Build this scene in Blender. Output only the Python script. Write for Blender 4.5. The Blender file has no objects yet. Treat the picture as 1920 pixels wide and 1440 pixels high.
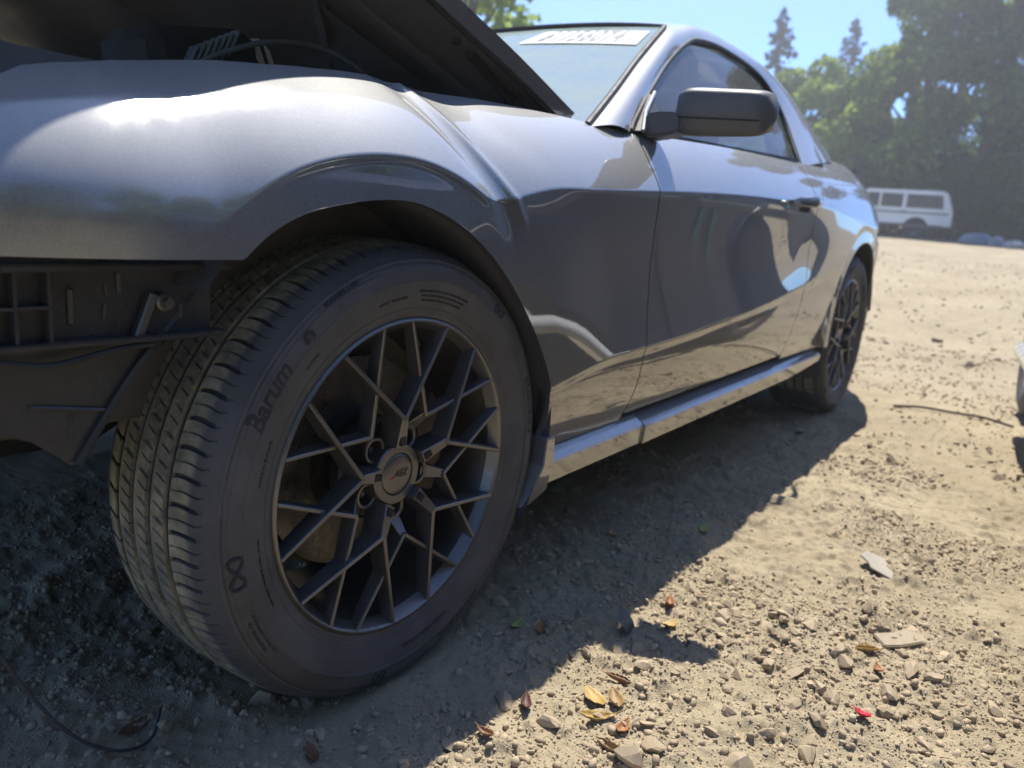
import bpy, bmesh, math, random
import numpy as np
from mathutils import Vector, Matrix

random.seed(7)
rng = np.random.default_rng(7)
sc = bpy.context.scene
col = sc.collection

# ---------------------------------------------------------------- camera, sky, sun, exposure
cam_d = bpy.data.cameras.new('camera')
cam = bpy.data.objects.new('camera', cam_d); col.objects.link(cam)
_r = Vector((0.58217627, -0.80951912, 0.07582605)); _u = Vector((0.12763937, 0.18309861, 0.97477335)); _f = Vector((0.80298131, 0.55781153, -0.20992218))
CAM = Vector((-.82472, -.75016, .72678))
cam.matrix_world = Matrix(((_r.x, _u.x, -_f.x, CAM.x), (_r.y, _u.y, -_f.y, CAM.y), (_r.z, _u.z, -_f.z, CAM.z), (0, 0, 0, 1)))
cam_d.sensor_width = 36; cam_d.sensor_fit = 'HORIZONTAL'
cam_d.lens = 1461.9 / 1920 * 36
cam_d.clip_start = .02; cam_d.clip_end = 2000
cam_d.dof.use_dof = True; cam_d.dof.focus_distance = 1.06; cam_d.dof.aperture_fstop = 4.6
sc.camera = cam

SUN_TO = Vector((.47, .19, 1)).normalized()
SUN_EL = math.asin(SUN_TO.z); SUN_AZ = math.atan2(SUN_TO.x, SUN_TO.y)
w = bpy.data.worlds.new('World'); sc.world = w; w.use_nodes = True
nt = w.node_tree; nt.nodes.clear()
sky = nt.nodes.new('ShaderNodeTexSky'); sky.sky_type = 'NISHITA'; sky.sun_disc = False
sky.sun_elevation = SUN_EL; sky.sun_rotation = SUN_AZ
sky.altitude = 0; sky.air_density = .55; sky.dust_density = .1; sky.ozone_density = 10.0
bg = nt.nodes.new('ShaderNodeBackground'); bg.inputs['Strength'].default_value = .09
wo = nt.nodes.new('ShaderNodeOutputWorld')
nt.links.new(sky.outputs[0], bg.inputs[0]); nt.links.new(bg.outputs[0], wo.inputs[0])

sun_d = bpy.data.lights.new('sun', 'SUN'); sun_d.energy = 2.35; sun_d.angle = math.radians(.53); sun_d.color = (1, .95, .85)
sun = bpy.data.objects.new('sun', sun_d); col.objects.link(sun)
sun.rotation_euler = SUN_TO.to_track_quat('Z', 'Y').to_euler()

sc.view_settings.view_transform = 'Standard'; sc.view_settings.look = 'None'
sc.view_settings.gamma = 1; sc.view_settings.exposure = 1.9
sc.cycles.use_denoising = True
sc.cycles.max_bounces = 8; sc.cycles.glossy_bounces = 5; sc.cycles.transmission_bounces = 6; sc.cycles.transparent_max_bounces = 12
sc.cycles.diffuse_bounces = 4
sc.cycles.sample_clamp_indirect = 6

# ---------------------------------------------------------------- helpers
def tag(o, label=None, cat=None, group=None, kind=None):
    if label: o['label'] = label
    if cat: o['category'] = cat
    if group: o['group'] = group
    if kind: o['kind'] = kind
    return o

def mesh(name, verts, faces, smooth=True, normals=None):
    me = bpy.data.meshes.new(name)
    me.from_pydata([tuple(map(float, v)) for v in verts], [], faces)
    me.update()
    if smooth: me.polygons.foreach_set('use_smooth', [True] * len(me.polygons))
    if normals is not None: me.normals_split_custom_set(normals)
    return me

def link(name, me, mat=None, parent=None, loc=None, rot=None, scale=None):
    o = bpy.data.objects.new(name, me); col.objects.link(o)
    if mat is not None and me is not None and not len(me.materials): me.materials.append(mat)
    if parent is not None: o.parent = parent
    if loc is not None: o.location = loc
    if rot is not None: o.rotation_euler = rot
    if scale is not None: o.scale = scale
    return o

def empty(name, loc=(0, 0, 0), rot=(0, 0, 0)):
    o = bpy.data.objects.new(name, None); col.objects.link(o); o.location = loc; o.rotation_euler = rot
    return o

def copy_tree(o, parent=None):
    c = o.copy(); col.objects.link(c); c.parent = parent
    for ch in list(o.children): copy_tree(ch, c)
    return c

def auto_smooth(me, deg=35):
    """mark sharp edges by angle"""
    bm = bmesh.new(); bm.from_mesh(me)
    for e in bm.edges:
        if len(e.link_faces) == 2: e.smooth = e.calc_face_angle(0) < math.radians(deg)
    for f in bm.faces: f.smooth = True
    bm.to_mesh(me); bm.free()
    return me

class MB:
    """collects shapes for one mesh"""
    def __init__(self): self.v = []; self.f = []
    def add(self, vs, fs):
        b = len(self.v); self.v += [tuple(map(float, x)) for x in vs]; self.f += [[i + b for i in q] for q in fs]; return self
    def loft(self, secs, caps=True, closed=True):
        n = len(secs[0]); vs = [q for s in secs for q in s]; fs = []
        m = n if closed else n - 1
        for i in range(len(secs) - 1):
            for j in range(m):
                k = (j + 1) % n
                fs.append([i*n + j, i*n + k, (i+1)*n + k, (i+1)*n + j])
        if caps and closed:
            fs.append(list(range(n))[::-1]); fs.append([(len(secs)-1)*n + j for j in range(n)])
        return self.add(vs, fs)
    def box(self, c, s, rot=None, bev=.0):
        cx, cy, cz = c; hx, hy, hz = s[0]/2, s[1]/2, s[2]/2
        b = min(bev, hx*.9, hy*.9, hz*.9)
        if b <= 0:
            vs = [(x, y, z) for z in (-hz, hz) for x, y in ((-hx, -hy), (hx, -hy), (hx, hy), (-hx, hy))]
            secs = [vs[:4], vs[4:]]
        else:
            def ring(i, z):
                x, y = hx - i, hy - i
                return [(-x+b-i*0, -y, z), (x-b, -y, z), (x, -y+b, z), (x, y-b, z), (x-b, y, z), (-x+b, y, z), (-x, y-b, z), (-x, -y+b, z)]
            secs = [ring(b*.9, -hz), ring(0, -hz+b), ring(0, hz-b), ring(b*.9, hz)]
        R = rot if rot is not None else Matrix.Identity(3)
        secs = [[tuple(R @ Vector(q) + Vector(c)) for q in s_] for s_ in secs]
        return self.loft(secs)
    def tube(self, path, r, n=8, caps=True):
        path = [Vector(q) for q in path]; secs = []
        rr = r if isinstance(r, (list, tuple, np.ndarray)) else [r] * len(path)
        up = None
        for i, q in enumerate(path):
            t = (path[min(i+1, len(path)-1)] - path[max(i-1, 0)]).normalized()
            if up is None:
                up = Vector((0, 0, 1)) if abs(t.z) < .9 else Vector((1, 0, 0))
            s = t.cross(up).normalized(); up = s.cross(t).normalized()
            secs.append([tuple(q + rr[i] * (math.cos(a) * s + math.sin(a) * up)) for a in [2*math.pi*k/n for k in range(n)]])
        return self.loft(secs, caps)
    def cyl(self, c, axis, r, h, n=24, r2=None, bev=0):
        a = Vector(axis).normalized(); s = a.orthogonal().normalized(); t = a.cross(s)
        c = Vector(c); r2 = r if r2 is None else r2
        def ring(d, q): return [tuple(c + a*d + q*(math.cos(2*math.pi*k/n)*s + math.sin(2*math.pi*k/n)*t)) for k in range(n)]
        if bev: secs = [ring(0, r-bev), ring(bev, r), ring(h-bev, r2), ring(h, r2-bev)]
        else: secs = [ring(0, r), ring(h, r2)]
        return self.loft(secs)
    def prism(self, poly, y0, y1):
        """polygon in x,z extruded along y"""
        n = len(poly); vs = [(a, y0, b) for a, b in poly] + [(a, y1, b) for a, b in poly]
        fs = [[i, (i+1) % n, n + (i+1) % n, n + i] for i in range(n)] + [list(range(n))[::-1], list(range(n, 2*n))]
        return self.add(vs, fs)
    def build(self, name, mat, parent=None, smooth=35, bevel=0, **k):
        me = bpy.data.meshes.new(name); me.from_pydata(self.v, [], self.f)
        bm = bmesh.new(); bm.from_mesh(me)
        bmesh.ops.recalc_face_normals(bm, faces=bm.faces)
        if bevel:
            es = [e for e in bm.edges if len(e.link_faces) == 2 and e.calc_face_angle(0) > math.radians(28)]
            bmesh.ops.bevel(bm, geom=es, offset=bevel, segments=2, affect='EDGES', clamp_overlap=True)
        bm.to_mesh(me); bm.free()
        if smooth: auto_smooth(me, smooth)
        return link(name, me, mat, parent, **k)

def revolve(profile, n, axis='y', closed=False):
    """profile (r, w): w runs along -y (outwards); returns verts, faces"""
    vs = []; fs = []; m = len(profile)
    for i in range(n):
        a = 2*math.pi*i/n; c, s = math.cos(a), math.sin(a)
        for r, w_ in profile: vs.append((r*c, -w_, r*s))
    for i in range(n):
        k = (i+1) % n
        for j in range(m - (0 if closed else 1)):
            l = (j+1) % m
            fs.append([i*m + j, i*m + l, k*m + l, k*m + j])
    return vs, fs

def text_mesh(body_, size, extrude=0., shear=0., bold=0., space=1., sub=0):
    cu = bpy.data.curves.new('t', 'FONT'); cu.body = body_; cu.size = size; cu.align_x = 'CENTER'; cu.align_y = 'CENTER'
    cu.shear = shear; cu.offset = bold; cu.space_character = space; cu.resolution_u = 3; cu.extrude = extrude
    o = bpy.data.objects.new('t', cu); col.objects.link(o)
    dg = bpy.context.evaluated_depsgraph_get(); dg.update()
    me = bpy.data.meshes.new_from_object(o.evaluated_get(dg))
    bpy.data.objects.remove(o); bpy.data.curves.remove(cu)
    bm = bmesh.new(); bm.from_mesh(me); bmesh.ops.triangulate(bm, faces=bm.faces)
    for _ in range(sub):
        bmesh.ops.subdivide_edges(bm, edges=bm.edges[:], cuts=1); bmesh.ops.triangulate(bm, faces=bm.faces)
    bm.verts.index_update()
    vs = [tuple(v.co) for v in bm.verts]; fs = [[v.index for v in f.verts] for f in bm.faces]
    bm.free(); bpy.data.meshes.remove(me)
    return vs, fs

# value noise on numpy arrays
def _hash(ix, iy, seed):
    h = (ix.astype(np.int64) * 374761393 + iy.astype(np.int64) * 668265263 + seed * 974634777) & 0xffffffff
    h = ((h ^ (h >> 13)) * 1274126177) & 0xffffffff
    return ((h ^ (h >> 16)) & 0xffff) / 65535.
def vnoise(x, y, seed=0):
    ix = np.floor(x); iy = np.floor(y); fx = x - ix; fy = y - iy
    fx = fx*fx*fx*(fx*(fx*6-15)+10); fy = fy*fy*fy*(fy*(fy*6-15)+10)
    a = _hash(ix, iy, seed); b = _hash(ix+1, iy, seed); c = _hash(ix, iy+1, seed); d = _hash(ix+1, iy+1, seed)
    return (a + (b-a)*fx) * (1-fy) + (c + (d-c)*fx) * fy - .5
def fbm(x, y, f, n, seed=0, gain=.5):
    r = np.zeros(np.shape(x)); a = 1.
    for i in range(n):
        r += a * vnoise(x*f + i*17.3, y*f - i*9.1, seed + i); f *= 2.03; a *= gain
    return r

# ---------------------------------------------------------------- materials
class NT:
    def __init__(self, name):
        self.m = bpy.data.materials.new(name); self.m.use_nodes = True; self.t = self.m.node_tree; self.t.nodes.clear()
        self.out = self.n('ShaderNodeOutputMaterial')
    def n(self, ty, **k):
        nd = self.t.nodes.new(ty)
        for a, b in k.items(): setattr(nd, a, b)
        return nd
    def l(self, a, b): self.t.links.new(a, b)
    def co(self, kind='Object'): return self.n('ShaderNodeTexCoord').outputs[kind]
    def noise(self, scale, detail=4, rough=.55, co=None, dist=0):
        nd = self.n('ShaderNodeTexNoise'); nd.inputs['Scale'].default_value = scale; nd.inputs['Detail'].default_value = detail
        nd.inputs['Roughness'].default_value = rough; nd.inputs['Distortion'].default_value = dist
        self.l(co if co is not None else self.co(), nd.inputs['Vector']); return nd.outputs['Fac']
    def ramp(self, fac, stops):
        nd = self.n('ShaderNodeValToRGB'); el = nd.color_ramp.elements
        while len(el) < len(stops): el.new(.5)
        for e, (p_, c) in zip(el, stops): e.position = p_; e.color = (*c, 1) if len(c) == 3 else c
        self.l(fac, nd.inputs[0]); return nd.outputs[0]
    def mix(self, fac, a, b):
        nd = self.n('ShaderNodeMix', data_type='RGBA')
        self.put(nd.inputs['Factor'], fac); self.put(nd.inputs[6], a); self.put(nd.inputs[7], b); return nd.outputs[2]
    def math(self, op, a, b=0., clamp=False):
        nd = self.n('ShaderNodeMath', operation=op); nd.use_clamp = clamp
        self.put(nd.inputs[0], a); self.put(nd.inputs[1], b); return nd.outputs[0]
    def put(self, sock, val):
        if hasattr(val, 'is_output'): self.l(val, sock)
        elif isinstance(val, tuple): sock.default_value = (*val, 1) if len(val) == 3 and len(sock.default_value) == 4 else val
        else: sock.default_value = val
    def mapr(self, v, a, b, c, d):
        nd = self.n('ShaderNodeMapRange'); self.put(nd.inputs[0], v)
        for i, q in enumerate((a, b, c, d)): nd.inputs[i+1].default_value = q
        return nd.outputs[0]
    def bump(self, h, strength=.3, dist=.01, normal=None):
        nd = self.n('ShaderNodeBump'); nd.inputs['Strength'].default_value = strength; nd.inputs['Distance'].default_value = dist
        self.l(h, nd.inputs['Height'])
        if normal is not None: self.l(normal, nd.inputs['Normal'])
        return nd.outputs[0]
    def pbr(self, **k):
        nd = self.n('ShaderNodeBsdfPrincipled')
        for a, b in k.items(): self.put(nd.inputs[a.replace('_', ' ')], b)
        self.l(nd.outputs[0], self.out.inputs[0]); return nd

def m_plain(name, colr, rough=.6, metal=0., var=.15, scale=8., bump=0., bscale=60., coat=0., spec=.5, dust=0., dust_scale=6.):
    n = NT(name); co = n.co()
    a = n.noise(scale, 4, .6, co)
    c = n.ramp(a, [(.3, tuple(q*(1-var) for q in colr)), (.7, tuple(min(1, q*(1+var)) for q in colr))])
    if dust:
        d = n.noise(dust_scale, 6, .65, co); dm = n.mapr(d, .35, .75, dust*.25, dust)
        c = n.mix(dm, c, (.34, .29, .215))
    k = dict(Base_Color=c, Roughness=n.mapr(n.noise(scale*3, 3, .5, co), .3, .7, max(0, rough-.08), min(1, rough+.08)), Metallic=metal, Coat_Weight=coat, Coat_Roughness=.05, Specular_IOR_Level=spec)
    if bump: k['Normal'] = n.bump(n.noise(bscale, 5, .6, co), bump, .004)
    n.pbr(**k); return n.m

def m_paint(name, colr, dust=.12, scuff=False):
    """metallic clear-coated car paint under dust, with sunlit paleness painted in on its upper faces"""
    n = NT(name); co = n.co()
    fl = n.n('ShaderNodeTexVoronoi'); fl.inputs['Scale'].default_value = 900; n.l(co, fl.inputs['Vector'])
    flake = n.ramp(fl.outputs['Color'], [(.0, tuple(q*.75 for q in colr)), (1, tuple(q*1.3 for q in colr))])
    d = n.noise(5, 6, .62, co); d2 = n.noise(130, 3, .6, co)
    sp = n.mapr(n.noise(420, 2, .5, co), .70, .80, 0, .16)
    # dust plus painted-in sunlit paleness on faces that look up
    geo = n.n('ShaderNodeNewGeometry'); sep = n.n('ShaderNodeSeparateXYZ'); n.l(geo.outputs['True Normal'], sep.inputs[0])
    upf = n.mapr(sep.outputs['Z'], .10, .58, .03, 1.)
    dm = n.math('MULTIPLY', n.math('ADD', n.mapr(d, .25, .8, dust*.75, dust*1.2), n.math('MULTIPLY', sp, n.mapr(d2, .4, .6, .3, 1.))), upf, True)
    cr = n.mapr(dm, 0, .5, .006, .02)
    if scuff:   # fender nose rubbed dull; its colour is also brightened in place of light
        sx = n.n('ShaderNodeSeparateXYZ'); n.l(co, sx.inputs[0])
        sk = n.math('MULTIPLY', n.mapr(sx.outputs[0], -.12, -.42, 0, 1), n.mapr(n.noise(14, 5, .65, co, .6), .3, .62, .45, 1.))
        dm = n.math('ADD', dm, n.math('MULTIPLY', sk, .16), True); cr = n.math('ADD', cr, n.math('MULTIPLY', sk, .22))
    base = n.mix(dm, flake, (.47, .465, .45))
    nb = n.bump(n.noise(55, 2, .5, co), .012, .002)
    n.pbr(Base_Color=base, Metallic=n.math('MULTIPLY', n.math('SUBTRACT', 1., dm), .95), Roughness=n.mapr(dm, 0, .5, .52, .85), Coat_Weight=1., Coat_Roughness=cr, Coat_Normal=nb, Coat_IOR=2.35)
    return n.m

def m_glass(name, tint, dust, dcol=(.5, .55, .53), rough=.01):
    n = NT(name); co = n.co()
    tr = n.n('ShaderNodeBsdfTransparent'); tr.inputs[0].default_value = (*tint, 1)
    gl = n.n('ShaderNodeBsdfGlossy'); gl.inputs['Roughness'].default_value = rough
    fr = n.n('ShaderNodeFresnel'); fr.inputs['IOR'].default_value = 1.5
    m1 = n.n('ShaderNodeMixShader'); n.l(fr.outputs[0], m1.inputs[0]); n.l(tr.outputs[0], m1.inputs[1]); n.l(gl.outputs[0], m1.inputs[2])
    df = n.n('ShaderNodeBsdfDiffuse'); df.inputs[0].default_value = (*dcol, 1)
    m2 = n.n('ShaderNodeMixShader'); n.l(n.mapr(n.noise(9, 6, .65, co), .3, .7, dust*.7, dust*1.2), m2.inputs[0]); n.l(m1.outputs[0], m2.inputs[1]); n.l(df.outputs[0], m2.inputs[2])
    n.l(m2.outputs[0], n.out.inputs[0]); return n.m

M = {}
M['paint'] = m_paint('grey_metallic_paint', (.175, .178, .184), .27, True)
M['plastic'] = m_plain('black_trim_plastic', (.03, .03, .034), .5, bump=.15, bscale=400, dust=.25)
M['liner'] = m_plain('wheel_liner_plastic', (.035, .037, .045), .8, bump=.2, bscale=120, dust=.06)
M['shield'] = m_plain('dusty_black_plastic', (.020, .023, .030), .32, bump=.25, bscale=40, dust=.08, dust_scale=14)
M['dark'] = m_plain('black_underbody', (.012, .012, .013), .85)
M['mirror_cap'] = m_plain('grained_black_mirror_plastic', (.055, .055, .06), .48, bump=.1, bscale=500, dust=.2)
M['rubber_seal'] = m_plain('rubber_seal', (.012, .012, .012), .6)
M['alloy'] = m_plain('satin_gunmetal_alloy', (.125, .125, .13), .36, metal=.75, var=.08, dust=.16, dust_scale=12, coat=.25)
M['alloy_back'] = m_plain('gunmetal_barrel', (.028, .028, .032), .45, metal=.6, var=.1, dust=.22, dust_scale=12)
M['steel'] = m_plain('brake_steel', (.11, .105, .10), .32, metal=.9, var=.2, scale=40)
M['rust'] = m_plain('rusty_steel', (.16, .11, .075), .7, metal=.4, var=.35, scale=25)
M['lug'] = m_plain('dark_lug_steel', (.12, .12, .12), .4, metal=.8)
M['glass_front'] = m_glass('dusty_windshield_glass', (.5, .66, .64), .72, (.30, .36, .335), .02)
M['glass_side'] = m_glass('side_window_glass', (.45, .5, .5), .10, (.5, .5, .48), .01)
M['sticker'] = m_plain('white_paper_sticker', (.72, .73, .72), .6, var=.04)
M['ink'] = m_plain('grey_printed_ink', (.07, .08, .10), .6, var=.05)
M['ink_black'] = m_plain('black_print', (.02, .02, .02), .5)
M['red_print'] = m_plain('red_enamel', (.55, .02, .03), .4)
M['white_paint'] = m_plain('white_car_paint', (.72, .72, .70), .25, coat=.8, var=.03, dust=.08)
M['cable'] = m_plain('grey_blue_cable', (.12, .15, .17), .5)
M['teal'] = m_plain('teal_marker', (.03, .42, .36), .5, var=.1)
M['chrome'] = m_plain('chrome', (.6, .6, .6), .12, metal=1., var=.05)

def m_tyre():
    n = NT('tyre_rubber'); co = n.co()
    sx = n.n('ShaderNodeSeparateXYZ'); n.l(co, sx.inputs[0])
    rad = n.math('SQRT', n.math('ADD', n.math('MULTIPLY', sx.outputs[0], sx.outputs[0]), n.math('MULTIPLY', sx.outputs[2], sx.outputs[2])))
    tread = n.math('MULTIPLY', n.mapr(rad, .3392, .3412, 0, 1), n.mapr(sx.outputs[1], -.012, .02, 0, 1))
    dn = n.mapr(n.noise(24, 6, .75, co), .3, .66, .05, 1.0)
    wear = n.math('MULTIPLY', tread, dn)
    side = n.mapr(n.noise(9, 6, .7, co), .3, .7, .22, .62)
    base = n.mix(side, (.022, .0225, .026), (.125, .122, .122))
    dirt = n.ramp(n.noise(30, 5, .65, co), [(.3, (.20, .18, .11)), (.7, (.46, .42, .29))])
    c = n.mix(n.math('MULTIPLY', wear, .85), base, dirt)
    n.pbr(Base_Color=c, Roughness=.68, Specular_IOR_Level=.45, Normal=n.bump(n.noise(260, 4, .6, co), .16, .002))
    return n.m
M['tyre'] = m_tyre()
M['tyre_letter'] = m_plain('moulded_tyre_lettering', (.026, .026, .03), .7, spec=.3, var=.2)
M['tyre_band'] = m_plain('smooth_sidewall_field', (.04, .04, .045), .6, var=.15, dust=.06)

def m_ground():
    n = NT('dry_gravel_dirt'); co = n.co()
    a = n.noise(.9, 6, .6, co); b = n.noise(9, 6, .65, co); c = n.noise(70, 5, .7, co); d = n.noise(420, 3, .6, co)
    base = n.ramp(n.mapr(n.math('ADD', n.math('MULTIPLY', a, .5), n.math('MULTIPLY', b, .5)), .33, .67, 0, 1),
                  [(0, (.218, .173, .108)), (.45, (.318, .259, .166)), (1, (.418, .35, .232))])
    base = n.mix(n.mapr(c, .3, .7, 0, .5), base, n.ramp(d, [(.3, (.16, .13, .09)), (.75, (.45, .385, .285))]))
    h = n.math('ADD', n.math('MULTIPLY', c, .7), n.math('MULTIPLY', d, .4))
    n.pbr(Base_Color=base, Roughness=.93, Specular_IOR_Level=.25, Normal=n.bump(h, .8, .008))
    return n.m
M['ground'] = m_ground()

def m_stone(name, c0, c1, c2):
    n = NT(name); co = n.co(); inf = n.n('ShaderNodeObjectInfo')
    geo = n.n('ShaderNodeNewGeometry')
    rv = n.math('FRACT', n.math('ADD', inf.outputs['Random'], geo.outputs['Random Per Island']))
    base = n.ramp(rv, [(0, c0), (.5, c1), (1, c2)])
    base = n.mix(n.mapr(n.noise(90, 5, .65, co), .35, .7, 0, .6), base, (.36, .31, .235))
    n.pbr(Base_Color=base, Roughness=.88, Specular_IOR_Level=.3, Normal=n.bump(n.noise(160, 5, .65, co), .4, .003))
    return n.m
M['stone'] = m_stone('dusty_grey_stone', (.30, .225, .14), (.37, .285, .185), (.46, .36, .24))
M['stone_dark'] = m_stone('dark_grey_stone', (.10, .10, .098), (.135, .13, .12), (.16, .155, .14))

def m_leafdead(name, c0, c1):
    n = NT(name); co = n.co()
    c = n.ramp(n.noise(45, 4, .6, co), [(.3, c0), (.7, c1)])
    n.pbr(Base_Color=c, Roughness=.6, Normal=n.bump(n.noise(120, 3, .5, co), .3, .003)); return n.m

def m_foliage(name, cols, trans=.35):
    n = NT(name); geo = n.n('ShaderNodeNewGeometry'); inf = n.n('ShaderNodeObjectInfo')
    c = n.ramp(n.math('FRACT', n.math('ADD', geo.outputs['Random Per Island'], inf.outputs['Random'])), cols)
    d = n.n('ShaderNodeBsdfDiffuse'); n.l(c, d.inputs[0])
    tl = n.n('ShaderNodeBsdfTranslucent'); n.l(c, tl.inputs[0])
    m = n.n('ShaderNodeMixShader'); m.inputs[0].default_value = trans
    n.l(d.outputs[0], m.inputs[1]); n.l(tl.outputs[0], m.inputs[2]); n.l(m.outputs[0], n.out.inputs[0])
    return n.m
M['leaf_light'] = m_foliage('light_green_foliage', [(0, (.17, .26, .045)), (.5, (.25, .35, .06)), (1, (.34, .42, .09))], .6)
M['leaf_mid'] = m_foliage('mid_green_foliage', [(0, (.08, .14, .03)), (.5, (.12, .19, .045)), (1, (.18, .25, .065))], .55)
M['leaf_dark'] = m_foliage('dark_green_foliage', [(0, (.035, .06, .022)), (.5, (.055, .09, .032)), (1, (.085, .12, .045))], .45)
M['needle'] = m_foliage('conifer_needles', [(0, (.02, .045, .025)), (.5, (.03, .06, .034)), (1, (.045, .08, .045))], .2)
M['bark'] = m_plain('bark', (.085, .065, .05), .9, bump=.6, bscale=12, scale=4, var=.3)

M['hood_inner'] = m_plain('grey_primed_hood_inner', (.085, .09, .102), .55, dust=.08)
M['navy'] = m_plain('dull_dark_blue_paint', (.022, .030, .058), .35, var=.1, coat=.15)

# ---------------------------------------------------------------- body surface
def cspline(xs, ys):
    """natural cubic spline"""
    xs = np.asarray(xs, float); ys = np.asarray(ys, float); n = len(xs)
    h = np.diff(xs); A = np.eye(n); b = np.zeros(n)
    for i in range(1, n - 1):
        A[i, i-1] = h[i-1]; A[i, i] = 2 * (h[i-1] + h[i]); A[i, i+1] = h[i]
        b[i] = 6 * ((ys[i+1] - ys[i]) / h[i] - (ys[i] - ys[i-1]) / h[i-1])
    m = np.linalg.solve(A, b)
    def f(x):
        x = np.clip(np.asarray(x, float), xs[0], xs[-1])
        i = np.clip(np.searchsorted(xs, x) - 1, 0, n - 2)
        d = x - xs[i]; hh = h[i]
        return (ys[i] + d * ((ys[i+1] - ys[i]) / hh - hh * (2 * m[i] + m[i+1]) / 6)
                + d * d * m[i] / 2 + d ** 3 * (m[i+1] - m[i]) / (6 * hh))
    return f

def sstep(a, b, x):
    t = np.clip((np.asarray(x, float) - a) / (np.asarray(b, float) - a), 0, 1)
    return t * t * (3 - 2 * t)

def sd_poly(px, pz, poly):
    """signed distance to a closed polygon, positive inside"""
    poly = np.asarray(poly, float)
    px = np.asarray(px, float); pz = np.asarray(pz, float)
    d = np.full(px.shape, 1e9); ins = np.zeros(px.shape, bool)
    n = len(poly); j = n - 1
    for i in range(n):
        ex, ez = poly[j] - poly[i]; wx = px - poly[i, 0]; wz = pz - poly[i, 1]
        t = np.clip((wx * ex + wz * ez) / (ex * ex + ez * ez + 1e-12), 0, 1)
        d = np.minimum(d, (wx - ex * t) ** 2 + (wz - ez * t) ** 2)
        c1 = pz >= poly[i, 1]; c2 = pz < poly[j, 1]; c3 = ex * wz > ez * wx
        ins ^= (c1 & c2 & c3) | (~c1 & ~c2 & ~c3)
        j = i
    s = np.sqrt(d)
    return np.where(ins, s, -s)

def smooth_closed(pts, n):
    p = np.asarray(pts, float); out = []; m = len(p)
    for i in range(m):
        a, b, c, d = p[i-1], p[i], p[(i+1) % m], p[(i+2) % m]
        for k in range(n):
            t = k / n
            out.append(.5 * (2*b + (c-a)*t + (2*a-5*b+4*c-d)*t*t + (3*b-a-3*c+d)*t**3))
    return np.array(out)

def smooth_open(pts, n):
    p = np.asarray(pts, float); p = np.vstack([2*p[0]-p[1], p, 2*p[-1]-p[-2]]); out = []
    for i in range(1, len(p) - 2):
        a, b, c, d = p[i-1], p[i], p[i+1], p[i+2]
        for k in range(n):
            t = k / n
            out.append(.5 * (2*b + (c-a)*t + (2*a-5*b+4*c-d)*t*t + (3*b-a-3*c+d)*t**3))
    out.append(p[-2])
    return np.array(out)

CY = 0.90                       # the car's middle plane
Z0_f = cspline([-1.0, -.6, -.42, -.25, -.1, .05, .3, 4.0], [.70, .695, .688, .67, .64, .62, .62, .62])   # where the flank starts to roll over
zT_f = cspline([-1.0, -.75, -.55, -.40, -.2, 0, .27, .5, .75, 1.0, 1.4, 1.87, 2.3, 2.72, 3.2, 3.7, 4.0],
               [.80, .835, .875, .905, .932, .949, .960, .974, .997, 1.018, 1.042, 1.064, 1.088, 1.105, 1.09, 1.03, 1.0])
yc_f = cspline([-1.0, -.55, -.38, -.1, .15, .3, .7, 1.2, 1.85, 2.3, 2.72, 3.2, 3.8],
               [-.030, -.031, -.034, -.035, -.035, -.034, -.030, -.029, -.027, -.026, -.024, -.022, -.02])   # how far the crease stands out
zc_f = cspline([-1.0, -.45, -.38, -.336, -.27, -.197, -.099, -.014, .06, .13, .2, .27, .395, .667, 1.05, 1.68, 2.1, 2.72, 3.2, 3.9],
               [.64, .645, .662, .695, .743, .773, .789, .786, .768, .748, .757, .772, .782, .797, .817, .837, .838, .80, .78, .76])
zl_f = cspline([.2, .36, .50, .712, 1.157, 1.741, 2.1, 2.6], [.425, .435, .459, .472, .502, .561, .61, .66])
YT = .37                        # inward reach of the shoulder ellipse
def yS_f(x):
    Z0 = Z0_f(x); s = np.clip((zc_f(x) - Z0) / (zT_f(x) - Z0), 0, .999)
    return yc_f(x) - YT * (1 - np.sqrt(1 - s * s))

ARCH = smooth_closed([(-.306, .663), (-.263, .696), (-.204, .719), (-.101, .735), (-.02, .729), (.074, .696), (.175, .632),
                      (.261, .55), (.325, .46), (.347, .398), (.346, .328), (.315, .27), (.281, .20), (.20, .10), (0, .02), (-.25, .06), (-.40, .25), (-.40, .50), (-.355, .61)], 6)
RC, RR = (2.72, .345), .385

def yoff_f(x):
    x = np.asarray(x, float)
    return 1.3 * np.clip(-.38 - x, 0, 9) ** 2 + .38 * np.clip(x - 2.85, 0, 9) ** 2

def ell_y(x, z):
    Z0 = Z0_f(x); s = np.clip((z - Z0) / (zT_f(x) - Z0), 0, .9999)
    return yS_f(x) + YT * (1 - np.sqrt(1 - s * s)) + yoff_f(x)

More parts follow.
